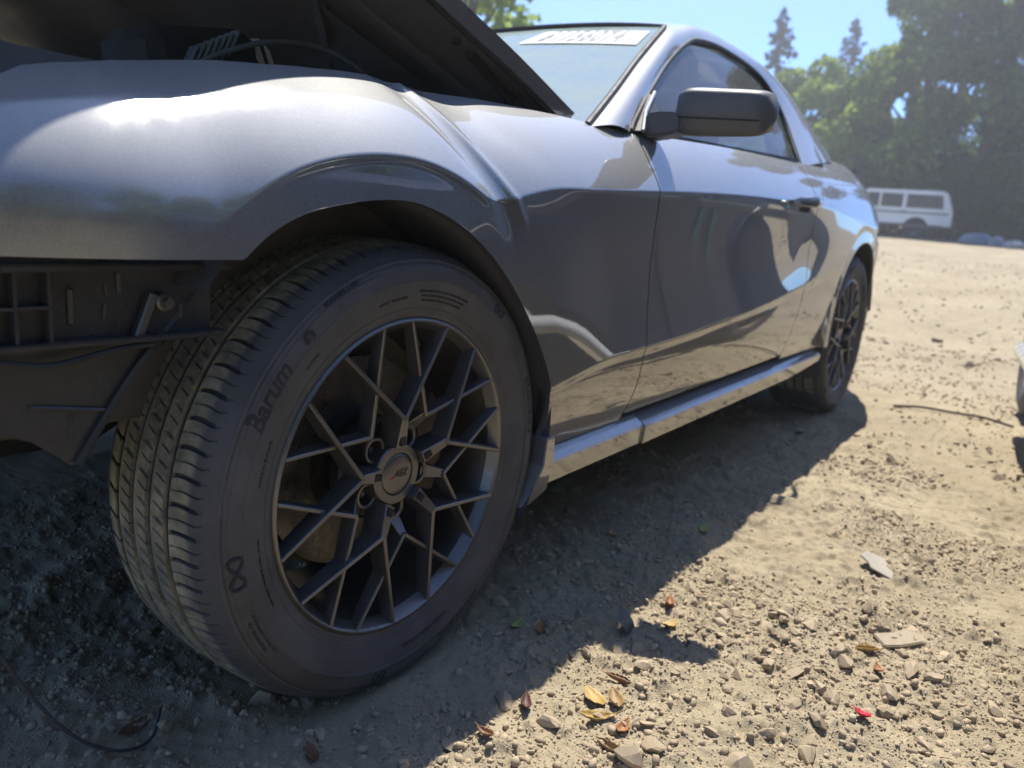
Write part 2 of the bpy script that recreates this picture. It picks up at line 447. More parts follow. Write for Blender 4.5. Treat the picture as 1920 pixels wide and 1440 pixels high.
def y_low(x, z):
    """side of the body below the crease"""
    zc = zc_f(x); yo = yoff_f(x); yc = ell_y(x, zc)
    u = np.clip(zc - z, 0, 9)
    zl = zl_f(x)
    yl = -.028
    w = np.clip((z - zl) / (zc - zl), 0, 1)
    chord = yl + (yc - yl) * w
    bowl = chord + .0125 * np.sin(np.pi * np.clip(w, 0, 1) ** .85) ** 1.15
    t = np.clip((zl - z) / (zl - .30), 0, 1.3)
    low = yl + .004 * sstep(0, .12, t) + .034 * t ** 2.2
    scal = np.where(z > zl, bowl, low)
    # the scoop opens behind the wheel and dies out over the rear haunch
    plain = np.where(z > zl, yc + (yl - yc) * sstep(0, 1, (1 - w) * 1.7), low)
    xs = .20 + .20 * (1 - w)                       # the scoop's nose slants back towards its lower edge
    f = np.where(z > zl, sstep(xs, xs + .24, x), 0.) * (1 - sstep(1.75, 2.25, x))
    base = plain + (scal - plain) * f
    # flared lips of the wheel arches
    qf = -sd_poly(x, z, ARCH)
    qr = np.hypot(x - RC[0], z - RC[1]) - RR
    lip_f = -.034 + .005 * sstep(.12, .3, x) - .003 * (1 - np.clip(qf / .05, 0, 1))
    lip_r = -.022 - .004 * (1 - np.clip(qr / .05, 0, 1))
    w1 = .040 - .022 * sstep(.12, .3, x); w2 = .072 + .075 * sstep(.12, .3, x)
    kf = (1 - sstep(w1, w2, qf)) * (1 - sstep(.02, .26, x)) * (1 - sstep(-.2, -.45, x)) * (x < 1)
    kr = (1 - sstep(.046, .075, qr)) * (x > 1.5)
    y = base
    y = y + (lip_f - y) * kf * sstep(0, .014, u)
    y = y + (lip_r - y) * kr * sstep(0, .014, u)
    return np.where(x < .2, y + yo * (1 - kf * 0), y + yo)

def seg_dist(px, pz, a, b):
    ex, ez = b[0] - a[0], b[1] - a[1]; L = math.hypot(ex, ez); ex /= L; ez /= L
    wx, wz = px - a[0], pz - a[1]
    return (wx * ex + wz * ez) / L, wx * ez - wz * ex     # along 0..1, signed distance (+ rear side)

def dent(x, z):
    """buckled fender: inward push in metres"""
    s, d = seg_dist(x, z, (.035, .925), (.215, .705))
    a = sstep(-.12, .12, s) * (1 - sstep(.75, 1.1, s))
    r = a * (.0042 * np.exp(-((d - .028) / .022) ** 2) - .0028 * np.exp(-((d) / .009) ** 2))
    s2, d2 = seg_dist(x, z, (.06, .93), (.33, .80))
    a2 = sstep(-.1, .1, s2) * (1 - sstep(.4, 1.0, s2))
    r = r + a2 * (.0028 * np.exp(-((d2 + .008) / .03) ** 2))
    # shallow waves in the damaged sheet
    r = r + .0003 * np.sin(x * 23 + z * 9) * np.exp(-((x - .15) / .25) ** 2)
    return r * (x < .66)

def body(x, v):
    """x along the car; v>=0: shoulder (0 crease .. 1 inner edge), v<0: metres below the crease"""
    x = np.asarray(x, float); v = np.asarray(v, float)
    zT = zT_f(x); zc = zc_f(x); Z0 = Z0_f(x)
    th0 = np.arcsin(np.clip((zc - Z0) / (zT - Z0), -.95, .999))
    th = th0 + (math.radians(75) - th0) * np.clip(v, 0, 1)
    zu = Z0 + (zT - Z0) * np.sin(th); yu = yS_f(x) + YT * (1 - np.cos(np.maximum(th, 0))) + yoff_f(x)
    zlo = zc + np.minimum(v, 0)
    z = np.where(v >= 0, zu, zlo)
    y = np.where(v >= 0, yu, y_low(x, zlo))
    dn = dent(x, z)
    ny = np.where(v >= 0, np.cos(th), 1.0); nz = np.where(v >= 0, np.sin(th), 0.0)
    y = y + dn * ny; z = z - dn * nz
    return np.stack([x, y, z], -1)

# ---------------------------------------------------------------- ground
def rise(x, y):
    x = np.asarray(x, float); y = np.asarray(y, float)
    d = np.clip(x - 4.5, 0, 75)
    return .039 * np.where(d < 3, d*d/6, d - 1.5)
def near_h(x, y):
    """small relief of the trodden dirt"""
    g = np.exp(-((np.clip(np.abs(x - .6) - 1.6, 0, 9)) ** 2) / 1.5) * np.exp(-(np.clip(np.abs(y + .3) - .9, 0, 9) ** 2) / .8)
    h = fbm(x, y, 2.2, 3, 3) * .018 + (fbm(x, y, 9, 4, 11, .55) * .018 + fbm(x, y, 48, 3, 23, .6) * .0050) * (.25 + .75*g)
    crumbs = (np.clip(fbm(x, y, 26, 3, 41, .6) - .08, 0, 1) * .020 + np.clip(fbm(x, y, 85, 2, 51, .6) - .12, 0, 1) * .010) * g
    # a low ridge thrown up beside the wheel track
    ridge = .012 * np.exp(-((y + .42 + .10 * np.sin(x * 2.1)) / .10) ** 2) * g
    h = h + crumbs + ridge
    # pressed flat under the front and rear tyre
    for cx in (0, 2.72):
        k = np.exp(-((x - cx) / .17) ** 4 - ((y - .11) / .17) ** 4); h = h * (1 - k) - .002 * k
    # ribbed tyre print leading away behind the front wheel
    k = np.exp(-((y - .03 + .12 * x) / .09) ** 4) * sstep(.10, .2, x) * (1 - sstep(.35, .6, x))
    h = h - k * .004 * (np.sin((x * .5 + y) * 230) > .2) 
    k2 = np.exp(-((y + .60 - .05 * x) / .14) ** 4) * sstep(1.2, 1.5, x) * (1 - sstep(2.0, 2.6, x))
    h = h * (1 - .4*k2) - k2 * .0035 * (np.sin((x + y*.2 + .02*fbm(x, y, 7, 2, 5)) * 150) > .3) * (np.sin((y + .0) * 120) > -.2)
    far = 1 - np.exp(-np.clip(np.hypot(x - .5, y) - 2, 0, 99) / 3)
    h = h + far * (.05 * fbm(x, y, .35, 4, 91) - .03 * np.exp(-((np.mod(y + .15*x, 1.9) - .95) / .16) ** 2) * (x > 3) * (x < 26))
    return h
def ground_z(x, y): return rise(x, y) + near_h(np.asarray(x, float), np.asarray(y, float))

def axis(lo, hi, step, far_lo, far_hi, g=1.16):
    a = list(np.arange(lo, hi, step)); s = step; q = a[-1]
    while q < far_hi: s = min(s*g, 40); q += s; a.append(q)
    s = step; q = a[0]; b = []
    while q > far_lo: s = min(s*g, 40); q -= s; b.append(q)
    return np.array(b[::-1] + a)
gx = axis(-.70, 1.75, .0046, -420, 600, 1.035); gy = axis(-.92, .50, .0046, -420, 420, 1.05)
GX_, GY_ = np.meshgrid(gx, gy, indexing='ij'); GZ_ = ground_z(GX_, GY_)
V = np.stack([GX_, GY_, GZ_], -1).reshape(-1, 3); idx = np.arange(GX_.size).reshape(GX_.shape)
F = np.stack([idx[:-1, :-1], idx[1:, :-1], idx[1:, 1:], idx[:-1, 1:]], -1).reshape(-1, 4)
def fast_mesh(name, V, F, smooth=True):
    k = F.shape[1]
    me = bpy.data.meshes.new(name); me.vertices.add(len(V)); me.vertices.foreach_set('co', np.ascontiguousarray(V, dtype=np.float32).ravel())
    me.loops.add(F.size); me.loops.foreach_set('vertex_index', F.ravel().astype(np.int32))
    me.polygons.add(len(F)); me.polygons.foreach_set('loop_start', np.arange(0, F.size, k, dtype=np.int32)); me.polygons.foreach_set('loop_total', np.full(len(F), k, np.int32))
    if smooth: me.polygons.foreach_set('use_smooth', np.ones(len(F), bool))
    me.update(calc_edges=True); return me
ground = link('ground', fast_mesh('ground', V, F), M['ground']); tag(ground, 'dry dirt and gravel lot', None, None, 'structure')

# rock shapes
def rock_shape(sub, seed, flat=.62, ang=.0):
    bm = bmesh.new(); bmesh.ops.create_icosphere(bm, subdivisions=sub, radius=1.); r_ = np.random.default_rng(seed)
    pl = [(Vector(r_.normal(size=3)).normalized(), r_.uniform(.42, .78)) for _ in range(12)]
    ax_ = Vector((1, r_.uniform(.6, .85), flat * r_.uniform(.75, 1.2)))
    for v in bm.verts:
        c = v.co.copy()
        for n_, d_ in pl:
            o = c.dot(n_) - d_
            if o > 0: c -= n_ * o * .985
        c *= 1 + r_.normal() * .03
        v.co = Vector((c.x*ax_.x, c.y*ax_.y, c.z*ax_.z))
    vs = np.array([v.co[:] for v in bm.verts]); fs = np.array([[v.index for v in f.verts] for f in bm.faces]); bm.free()
    return vs, fs
rocks = []
for k in range(10):
    vs, fs = rock_shape(2, 100 + k); me = fast_mesh('stone', vs, fs, False); auto_smooth(me, 14); me.materials.append(M['stone']); rocks.append(me)
rock_dark = rocks[3].copy(); rock_dark.materials.clear(); rock_dark.materials.append(M['stone_dark'])

# gravel: tens of thousands of crumbs and pebbles in one object
small = [rock_shape(1, 300 + k, .7) for k in range(8)]; tiny = [rock_shape(0, 400 + k, .8) for k in range(4)]
def scatter(n, xr, yr, s0, s1, shapes, dens=None):
    x = rng.uniform(*xr, n); y = rng.uniform(*yr, n)
    if dens is not None:
        k = rng.uniform(size=n) < dens(x, y); x = x[k]; y = y[k]
    s = s0 * (s1/s0) ** (rng.uniform(size=len(x)) ** 2.2); z = ground_z(x, y); Vs = []; Fs = []; b = 0
    wh = rng.integers(len(shapes), size=len(x))
    for q, (vs, fs) in enumerate(shapes):
        i = np.nonzero(wh == q)[0]; m = len(i)
        if not m: continue
        a = rng.uniform(0, 2*np.pi, m); t = rng.normal(0, .35, m)
        c, s_ = np.cos(a), np.sin(a); ct, st = np.cos(t), np.sin(t)
        vx, vy, vz = vs[:, 0], vs[:, 1], vs[:, 2]
        x1 = vx[None]*ct[:, None] - vz[None]*st[:, None]; z1 = vx[None]*st[:, None] + vz[None]*ct[:, None]
        X = x1*c[:, None] - vy[None]*s_[:, None]; Y = x1*s_[:, None] + vy[None]*c[:, None]
        P_ = np.stack([X, Y, z1], -1) * s[i][:, None, None] + np.stack([x[i], y[i], z[i] + s[i]*.12], -1)[:, None, :]
        Vs.append(P_.reshape(-1, 3)); Fs.append((fs[None] + (np.arange(m)*len(vs))[:, None, None] + b).reshape(-1, 3)); b += m*len(vs)
    return np.concatenate(Vs), np.concatenate(Fs)
clump = lambda x, y: np.clip(.28 + 2.0*fbm(x, y, 3.1, 4, 77) + .45*np.exp(-((y + .42 + .1*np.sin(x*2.1)) / .16)**2), .04, 1)
parts_ = [scatter(90000, (-.55, 1.5), (-.95, .35), .0010, .0036, tiny, clump), scatter(22000, (-.55, 2.0), (-.98, .35), .0028, .0130, small, clump),
          scatter(14000, (-.9, .5), (.30, 1.2), .0015, .0085, tiny), scatter(9000, (1.5, 6.0), (-1.0, 1.2), .004, .016, tiny, clump), scatter(3500, (5, 20), (-3.5, 4), .008, .035, tiny)]
Vg = []; Fg = []; b_ = 0
for v_, f_ in parts_: Vg.append(v_); Fg.append(f_ + b_); b_ += len(v_)
gravel = link('gravel', fast_mesh('gravel', np.concatenate(Vg), np.concatenate(Fg), False), M['stone']); tag(gravel, 'loose gravel crumbs strewn over the dirt', 'gravel', None, 'stuff')

# single stones that can be told apart, half sunk into the dirt
def put_stone(x, y, s, me=None, squash=1., rz=None, name='stone'):
    o = link(name, me or random.choice(rocks), None, ground)
    z = float(ground_z(np.array(x), np.array(y)))
    o.location = (x, y, z + s*.10*squash); o.rotation_euler = (random.gauss(0, .25), random.gauss(0, .25), random.uniform(0, 6.3) if rz is None else rz)
    o.scale = (s, s*random.uniform(.85, 1.1), s*squash*random.uniform(.85, 1.1)); return o
known = [(.342, -.25, .020), (.406, -.559, .024), (.498, -.63, .026), (.408, -.395, .019), (.358, -.421, .017), (.343, -.404, .013), (.314, -.426, .015), (.244, -.448, .017), (.239, -.506, .019),
         (.185, -.446, .017), (.431, -.638, .018), (.265, -.192, .016), (.02, -.022, .013), (.472, -.12, .016), (.385, -.105, .013), (.776, -.185, .017), (1.166, -.379, .026), (.493, -.697, .018), (.582, -.454, .020),
         (-.311, .131, .020), (-.184, .095, .034), (-.135, .050, .028), (-.175, -.022, .018), (.457, -.657, .016), (.733, -.544, .018), (6.438, .076, .085), (4.993, -.3, .06), (.62, -.40, .018), (.66, -.43, .015), (.55, -.42, .016)]
for x, y, s in known: put_stone(x, y, s)
n_st = 0
while n_st < 262:
    x = random.uniform(-.15, 2.3) if n_st % 2 else random.uniform(.0, .9); y = random.uniform(-.95, .05) if n_st % 2 else random.uniform(-.78, -.28)
    if random.random() > float(clump(np.array(x), np.array(y))) * (1.0 if x < 1.2 else .55): continue
    if abs(x) < .2 and -.02 < y < .3: continue
    put_stone(x, y, random.choice([.006, .007, .008, .010, .012, .014, .017, .020, .023]) * random.uniform(.9, 1.35) * (1 + .25*max(0, x - .8)), None, random.uniform(.7, 1)); n_st += 1

# ---------------------------------------------------------------- trees
def leaf_quads(P, N, size, jitter=.5):
    """bent leaf clumps: two triangles each around the points P"""
    m = len(P); a = rng.normal(size=(m, 3)); a -= (a*N).sum(1)[:, None]*N; a /= np.linalg.norm(a, axis=1)[:, None] + 1e-9; b = np.cross(N, a)
    s = size * rng.uniform(1 - jitter, 1 + jitter, m)[:, None]
    q = np.stack([P - a*s*.5, P + b*s*.42 - N*s*.1, P + a*s*.5, P - b*s*.42 - N*s*.1], 1).reshape(-1, 3)
    F = (np.arange(m)*4)[:, None] + np.array([0, 1, 2, 3])[None]
    return q, F

def ground_at(x, y): return float(rise(np.array(x), np.array(y)))

def broad_tree(x, y, h, rad, mat, label, name='broadleaf_tree', n=5200, base=.12, size=.30, group=None, squeeze=1.):
    z0 = ground_at(x, y); t = empty(name, (x, y, z0)); tag(t, label, 'tree', group)
    mb = MB(); top = Vector((random.uniform(-.04, .04)*h, random.uniform(-.04, .04)*h, h*.8))
    mb.tube([(0, 0, -.1), tuple(top*.25 + Vector((.08, 0, 0))), tuple(top*.6), tuple(top)], [h*.022, h*.017, h*.011, h*.003], 8)
    nl = 16; lob = []
    for k in range(nl):
        f = base + (1 - base) * (k + .5) / nl; a = k*2.4 + random.uniform(-.4, .4)
        rr = rad * (math.sin(math.pi * min(1, (f*.86 + .10))) ** .7) * random.uniform(.45, .8)
        c = Vector((math.cos(a)*rr*squeeze, math.sin(a)*rr*squeeze, h*f*.93)); lob.append((c, rad * random.uniform(.30, .52) * (1 - .35*f)))
        mb.tube([tuple(top * min(.95, max(.1, f*.75))), tuple((top*f*.8 + c)*.5 + Vector((0, 0, -.05*h*.3))), tuple(c)], [h*.007, h*.004, h*.0015], 5)
    mb.build('trunk', M['bark'], t, smooth=60)
    per = n // nl; Ps = []; Ns = []
    for c, r in lob:
        d = rng.normal(size=(per, 3)); d /= np.linalg.norm(d, axis=1)[:, None]
        rr = r * rng.uniform(.35, 1.12, per) ** .6; P_ = np.array(c) + d*rr[:, None]*np.array([1, 1, .78])
        Ps.append(P_); nn = d + rng.normal(size=(per, 3))*.7 + np.array([0, 0, .35]); Ns.append(nn / np.linalg.norm(nn, axis=1)[:, None])
    V, F = leaf_quads(np.concatenate(Ps), np.concatenate(Ns), size)
    cr = link('crown', fast_mesh('crown', V, F, False), mat, t)
    return t

def conifer(x, y, h, rad, label, n_w=34, group=None):
    z0 = ground_at(x, y); t = empty('conifer_tree', (x, y, z0)); tag(t, label, 'tree', group)
    mb = MB().tube([(0, 0, -.1), (0, 0, h*.5), (0, 0, h)], [h*.016, h*.009, .01], 8)
    Ps = []; Ns = []
    for k in range(n_w):
        f = .06 + .93 * (k / n_w) ** .92; zz = h*f; L = rad * (1 - f) ** .8 * (1 if k % 3 else .72) + .10
        for j in range(random.randint(4, 6)):
            a = random.uniform(0, 6.3); l = L * random.uniform(.6, 1.12); m = max(4, int(30 * l / rad) + 5)
            u = rng.uniform(.08, 1, m); lat = rng.normal(0, .12, m) * l * (1.1 - u*.7)
            dx, dy = math.cos(a), math.sin(a)
            P_ = np.stack([dx*u*l - dy*lat, dy*u*l + dx*lat, zz - .32*l*u**1.3 + .10*l*u**3 + rng.normal(0, .05, m) - np.abs(rng.normal(0, .12, m))*u], -1)
            Ps.append(P_); nn = rng.normal(size=(m, 3))*.5 + np.array([dx*.3, dy*.3, .9]); Ns.append(nn/np.linalg.norm(nn, axis=1)[:, None])
            if j % 2 == 0: mb.tube([(0, 0, zz), (dx*l*.5, dy*l*.5, zz - .12*l), (dx*l*.9, dy*l*.9, zz - .22*l)], [.05, .03, .01], 4)
    mb.build('trunk', M['bark'], t, smooth=60)
    V, F = leaf_quads(np.concatenate(Ps), np.concatenate(Ns), .32)
    link('crown', fast_mesh('crown', V, F, False), M['needle'], t)
    return t

def pol(deg, d): a = math.radians(deg); return CAM.x + d*math.cos(a), CAM.y + d*math.sin(a)
TG = 'trees along the edge of the lot'
conifer(*pol(18.75, 56), 13.4, 4.0, 'tall dark conifer standing above the car roof slope, the larger of two', 36, TG)
conifer(*pol(14.3, 60), 13.6, 3.3, 'slim dark conifer behind the light green trees, the smaller of two', 36, TG)
broad_tree(*pol(16.4, 46), 8.6, 2.9, M['leaf_light'], 'light yellow-green tree just behind the rear of the coupe', n=6000, group=TG)
broad_tree(*pol(14.0, 44), 7.2, 3.0, M['leaf_light'], 'light green rounded tree below the slim conifer', n=6000, group=TG)
broad_tree(*pol(11.5, 43), 9.2, 2.8, M['leaf_light'], 'green tree standing over the white wagon', n=6500, group=TG)
broad_tree(*pol(9.2, 41), 14.5, 3.3, M['leaf_mid'], 'tall mid green tree right of the white wagon, crown out of the frame', n=8000, group=TG)
broad_tree(*pol(6.0, 39), 16.0, 3.7, M['leaf_mid'], 'tall tree over the heap of pale scrap', n=8500, group=TG)
broad_tree(*pol(2.6, 38), 16, 4.0, M['leaf_dark'], 'tall dark tree at the far end of the treeline', n=8000, group=TG)
broad_tree(*pol(7.4, 50), 17, 4.2, M['leaf_dark'], 'dark tree filling the gap behind the tall trunks', n=7000, group=TG)
broad_tree(*pol(20.2, 50), 8.0, 2.6, M['leaf_mid'], 'mid green tree mostly hidden by the coupe roof', n=4500, group=TG)
broad_tree(*pol(40.0, 22), 9.0, 3.0, M['leaf_light'], 'sparse yellow-green tree showing above the open hood', n=2400, base=.45, group=TG)
for k, (dg, d, h, r) in enumerate(((11.9, 39.5, 3.4, 2.1), (9.6, 38.5, 3.2, 2.2), (7.3, 37.5, 3.4, 2.3), (5.0, 36.5, 3.2, 2.0), (2.9, 35.5, 3.2, 2.3))):
    broad_tree(*pol(dg, d), h, r, M['leaf_dark'], ('low dark bush behind the roof of the white wagon', 'low dark bush behind the rear of the white wagon', 'dark bush behind the pale blue heap', 'dark bush right of the pale blue heap', 'dark bush at the far end of the treeline base')[k], 'bush', 2600, .05, .22, 'bushes under the treeline')
# trees on the near side of the lot, seen mirrored in the paint
BG = 'trees behind the viewer mirrored in the paint'
for k, (x, y, h, r, m_, lb) in enumerate(((-2.5, -9.5, 7, 3.2, 'leaf_mid', 'green tree mirrored low in the front fender'), (-8, -7.5, 8, 3.4, 'leaf_mid', 'green tree mirrored at the nose of the fender'), (2.8, -10, 7, 3.2, 'leaf_light', 'light green tree mirrored beside the front wheel arch'),
        (-14, 3, 10, 4.0, 'leaf_dark', 'dark tree mirrored in the top of the fender nose'), (8, -11, 7, 3.4, 'leaf_mid', 'green tree mirrored over the fender flank'), (14, -12, 7, 3.4, 'leaf_mid', 'green tree mirrored in the door'), (22, -14, 7, 3.6, 'leaf_mid', 'green tree mirrored in the rear haunch'))):
    broad_tree(x, y, h, r, M[m_], lb, n=4200, size=.34, base=.08, group=BG)
for k in range(7):  # unseen bushes added to close bright gaps between the mirrored trees
    broad_tree(-9 + 4.6*k, -14.5 - .4*k, 4.2, 3.0, M['leaf_mid'], ('low added bush mirrored at the very nose of the fender', 'low added bush mirrored left in the fender', 'low added bush mirrored in the middle of the fender', 'low added bush mirrored above the wheel arch', 'low added bush mirrored behind the wheel arch', 'low added bush mirrored in the door middle', 'low added bush mirrored near the door handle')[k], 'bush', 2600, .02, .40, 'unseen bushes added for the paint reflections')
for k, (dg, d, h, m_) in enumerate(((29, 44, 8.5, 'leaf_mid'), (47, 46, 9, 'leaf_mid'), (58, 42, 8, 'leaf_light'), (72, 45, 9.5, 'leaf_mid'), (88, 43, 9, 'leaf_dark'), (105, 46, 10, 'leaf_mid'))):
    broad_tree(*pol(dg, d), h, 3.6, M[m_], ('green tree hidden behind the coupe roof', 'green tree far behind the open hood, next to the sparse one', 'light green tree far behind the open hood', 'green tree far behind the engine bay', 'dark tree far beyond the front of the coupe', 'tall green tree far beyond the missing bumper')[k], n=2600, size=.42, base=.05, group='trees on the far side of the lot')

# ---------------------------------------------------------------- the grey coupe
car = empty('coupe', (0, 0, 0))
tag(car, 'grey metallic coupe with dented front fender, open hood and missing front bumper', 'car')

def panel(name, us, vs, surf, fields, mat, parent, thick=.010, refine=4, keep_mesh=False):
    """a sheet-metal panel: a dense patch of surf(u, v), trimmed where any field < 0, with a return flange along its rim"""
    us = np.asarray(us, float); vs = np.asarray(vs, float)
    U, V = np.meshgrid(us, vs, indexing='ij'); nu, nv = U.shape
    def fld(u, v):
        P = surf(u, v); f = np.full(np.shape(u), 1.)
        for q in fields: f = np.minimum(f, q(P[..., 0], P[..., 1], P[..., 2], u, v))
        return f
    F = fld(U, V); ins = F >= 0
    params = []; vid = -np.ones((nu, nv), int)
    def vert(i, j):
        if vid[i, j] < 0: vid[i, j] = len(params); params.append((U[i, j], V[i, j]))
        return vid[i, j]
    cuts = {}; cut_req = []
    def cut(a, b):
        k = (a, b) if a < b else (b, a)
        if k not in cuts:
            cuts[k] = len(params); params.append(None); cut_req.append((cuts[k], k))
        return cuts[k]
    faces = []
    cnt = ins[:-1, :-1].astype(int) + ins[1:, :-1] + ins[1:, 1:] + ins[:-1, 1:]
    for i, j in zip(*np.nonzero(cnt)):
        cs = [(i, j), (i+1, j), (i+1, j+1), (i, j+1)]
        if cnt[i, j] == 4: faces.append([vert(*c) for c in cs]); continue
        poly = []
        for k in range(4):
            a, b = cs[k], cs[(k+1) % 4]
            if ins[a]: poly.append(vert(*a))
            if ins[a] != ins[b]: poly.append(cut(a, b))
        if len(poly) >= 3: faces.append(poly)
    if cut_req:
        A = np.array([(U[k[0]], V[k[0]]) for _, k in cut_req]); B = np.array([(U[k[1]], V[k[1]]) for _, k in cut_req])
        fa = np.array([F[k[0]] for _, k in cut_req])
        lo = np.where((fa >= 0)[:, None], A, B); hi = np.where((fa >= 0)[:, None], B, A)
        for _ in range(12):
            mid = (lo + hi) / 2; g = fld(mid[:, 0], mid[:, 1]) >= 0
            lo = np.where(g[:, None], mid, lo); hi = np.where(g[:, None], hi, mid)
        for (idx, _), q in zip(cut_req, lo): params[idx] = tuple(q)
    prm = np.array(params); P = surf(prm[:, 0], prm[:, 1]); e = 7e-4
    du = surf(prm[:, 0] + e, prm[:, 1]) - surf(prm[:, 0] - e, prm[:, 1]); ev = 1.5e-3
    dv = surf(prm[:, 0], prm[:, 1] + ev) - surf(prm[:, 0], prm[:, 1] - ev)
    N = np.cross(du, dv); N /= np.linalg.norm(N, axis=1)[:, None] + 1e-12
    # outwards: away from the car's middle / up
    s = np.sign((N * np.array([0, -1, .8])).sum(1)); N *= np.where(s == 0, 1, s)[:, None]
    f0 = faces[len(faces)//2]; fn = np.cross(P[f0[1]] - P[f0[0]], P[f0[2]] - P[f0[0]])
    if fn @ N[f0[0]] < 0: faces = [f[::-1] for f in faces]
    edges = {}
    for f in faces:
        for k in range(len(f)):
            a, b = f[k], f[(k+1) % len(f)]
            if (b, a) in edges: del edges[(b, a)]
            else: edges[(a, b)] = 1
    verts = [tuple(q) for q in P]; nrm = []
    for f in faces: nrm += [tuple(N[i]) for i in f]
    low = {}
    def lower(i):
        if i not in low: low[i] = len(verts); verts.append(tuple(P[i] - N[i] * thick))
        return low[i]
    for a, b in edges:
        q = [b, a, lower(a), lower(b)]; faces.append(q)
        pv = [np.array(verts[i]) for i in q]; m = np.cross(pv[1] - pv[0], pv[2] - pv[0]); m = m / (np.linalg.norm(m) + 1e-12)
        nrm += [tuple(m)] * 4
    me = mesh(name, verts, faces, True, nrm)
    return link(name, me, mat, parent)

def mirror_copy(o, parent):
    """the same panel on the far side of the car"""
    c = o.copy(); c.data = o.data.copy(); col.objects.link(c); c.parent = parent
    c.scale = (1, -1, 1); c.location = (0, 2*CY, 0)
    return c

vlow = np.arange(-.56, -.0001, .006)
vup = np.concatenate([np.linspace(0, 1, 50)])
xg_f = lambda z: np.interp(z, [.25, .316, .385, .504, .585, .70, .797, .859, .90, .93, 1.0], [.69, .695, .71, .716, .718, .704, .692, .705, .728, .75, .80])
xr_f = lambda z: np.interp(z, [.25, .32, .40, .50, .63, .83, .90, .97, 1.1], [1.80, 1.81, 1.845, 1.88, 1.905, 1.905, 1.905, 1.915, 1.94])
vt_f = lambda x: np.interp(x, [-.7, -.51, -.47, -.44, -.38, -.30, -.195, -.115, 0, .04, .075, .145, .26, .475, .66, .745, .9], [.52, .58, .645, .66, .67, .635, .60, .61, .665, .655, .665, .70, .69, .65, .545, .515, .50])
fender = panel('front_fender', np.arange(-.68, .80, .0042), np.r_[np.arange(-.56, -.0001, .0042), vup], body, [
    lambda x, y, z, u, v: -sd_poly(x, z, ARCH),
    lambda x, y, z, u, v: np.where(x < .05, z - .66, z - .300),
    lambda x, y, z, u, v: xg_f(z) - .0022 - x,
    lambda x, y, z, u, v: vt_f(u) - v,
    lambda x, y, z, u, v: x + .66 - (z - .66) * .5], M['paint'], car)
fender['label'] = 'dented grey fender over the front wheel, buckled behind the arch'
vb_f = lambda x: np.interp(x, [.6, .745, 1.05, 1.5, 1.9, 2.2], [.53, .515, .50, .495, .49, .50])
door = panel('door', np.arange(.66, 1.97, .009), np.r_[vlow, vup], body, [
    lambda x, y, z, u, v: x - xg_f(z) - .0022,
    lambda x, y, z, u, v: xr_f(z) - .0025 - x,
    lambda x, y, z, u, v: z - (.318 + .02 * (x - .7)),
    lambda x, y, z, u, v: vb_f(u) - v], M['paint'], car)
quarter = panel('rear_quarter_panel', np.arange(1.78, 3.82, .014), np.r_[np.arange(-.56, -.0001, .010), vup], body, [
    lambda x, y, z, u, v: x - xr_f(z) - .0025,
    lambda x, y, z, u, v: np.hypot(x - RC[0], z - RC[1]) - RR,
    lambda x, y, z, u, v: z - .325 + .0 * x,
    lambda x, y, z, u, v: np.interp(u, [1.8, 2.3, 2.5, 3.9], [.50, .52, .75, .9]) - v,
    lambda x, y, z, u, v: 3.74 - x], M['paint'], car)
inner = panel('inner_body_shell', np.arange(-.40, 3.70, .03), np.r_[np.arange(-.56, -.0001, .02), np.linspace(0, .6, 16)],
    lambda u, v: body(u, v) + np.array([0, .02, 0]), [
    lambda x, y, z, u, v: -sd_poly(x, z, ARCH) - .008,
    lambda x, y, z, u, v: np.hypot(x - RC[0], z - RC[1]) - RR - .008,
    lambda x, y, z, u, v: np.where(x < .05, z - .67, z - .30),
    lambda x, y, z, u, v: vt_f(u) - .06 - v], M['dark'], car)
for o in (fender, door, quarter, inner):
    c = mirror_copy(o, car)
    if 'label' in c: del c['label']

# --- door handle and key lock
hm = MB()
hp = [body(np.array(1.66), np.array(.03)), body(np.array(1.72), np.array(.05)), body(np.array(1.79), np.array(.06)), body(np.array(1.85), np.array(.05))]
secs = []
for k, q in enumerate(smooth_open([tuple(a) for a in hp], 4)):
    t = k / 12; out = .006 + .040 * math.sin(math.pi * min(1, max(0, t))) ** .5; hh = .014 + .005 * math.sin(math.pi * t)
    secs.append([(q[0], q[1] - out + .008 * math.cos(a), q[2] - .012 + hh * math.sin(a)) for a in np.linspace(0, 2*math.pi, 10, endpoint=False)])
hm.loft(secs)
handle = hm.build('door_handle', M['paint'], door)
cup = MB().add(*[[(x_, float(body(np.array(x_), np.array(v_))[1]) - .0015, float(body(np.array(x_), np.array(v_))[2])) for v_ in (-.030, -.022, -.012, .0, .03, .05) for x_ in np.linspace(1.70, 1.81, 8)],
                 [[i*8 + j, i*8 + j + 1, i*8 + j + 9, i*8 + j + 8] for i in range(5) for j in range(7)]])
cup.build('handle_recess', M['dark'], door)

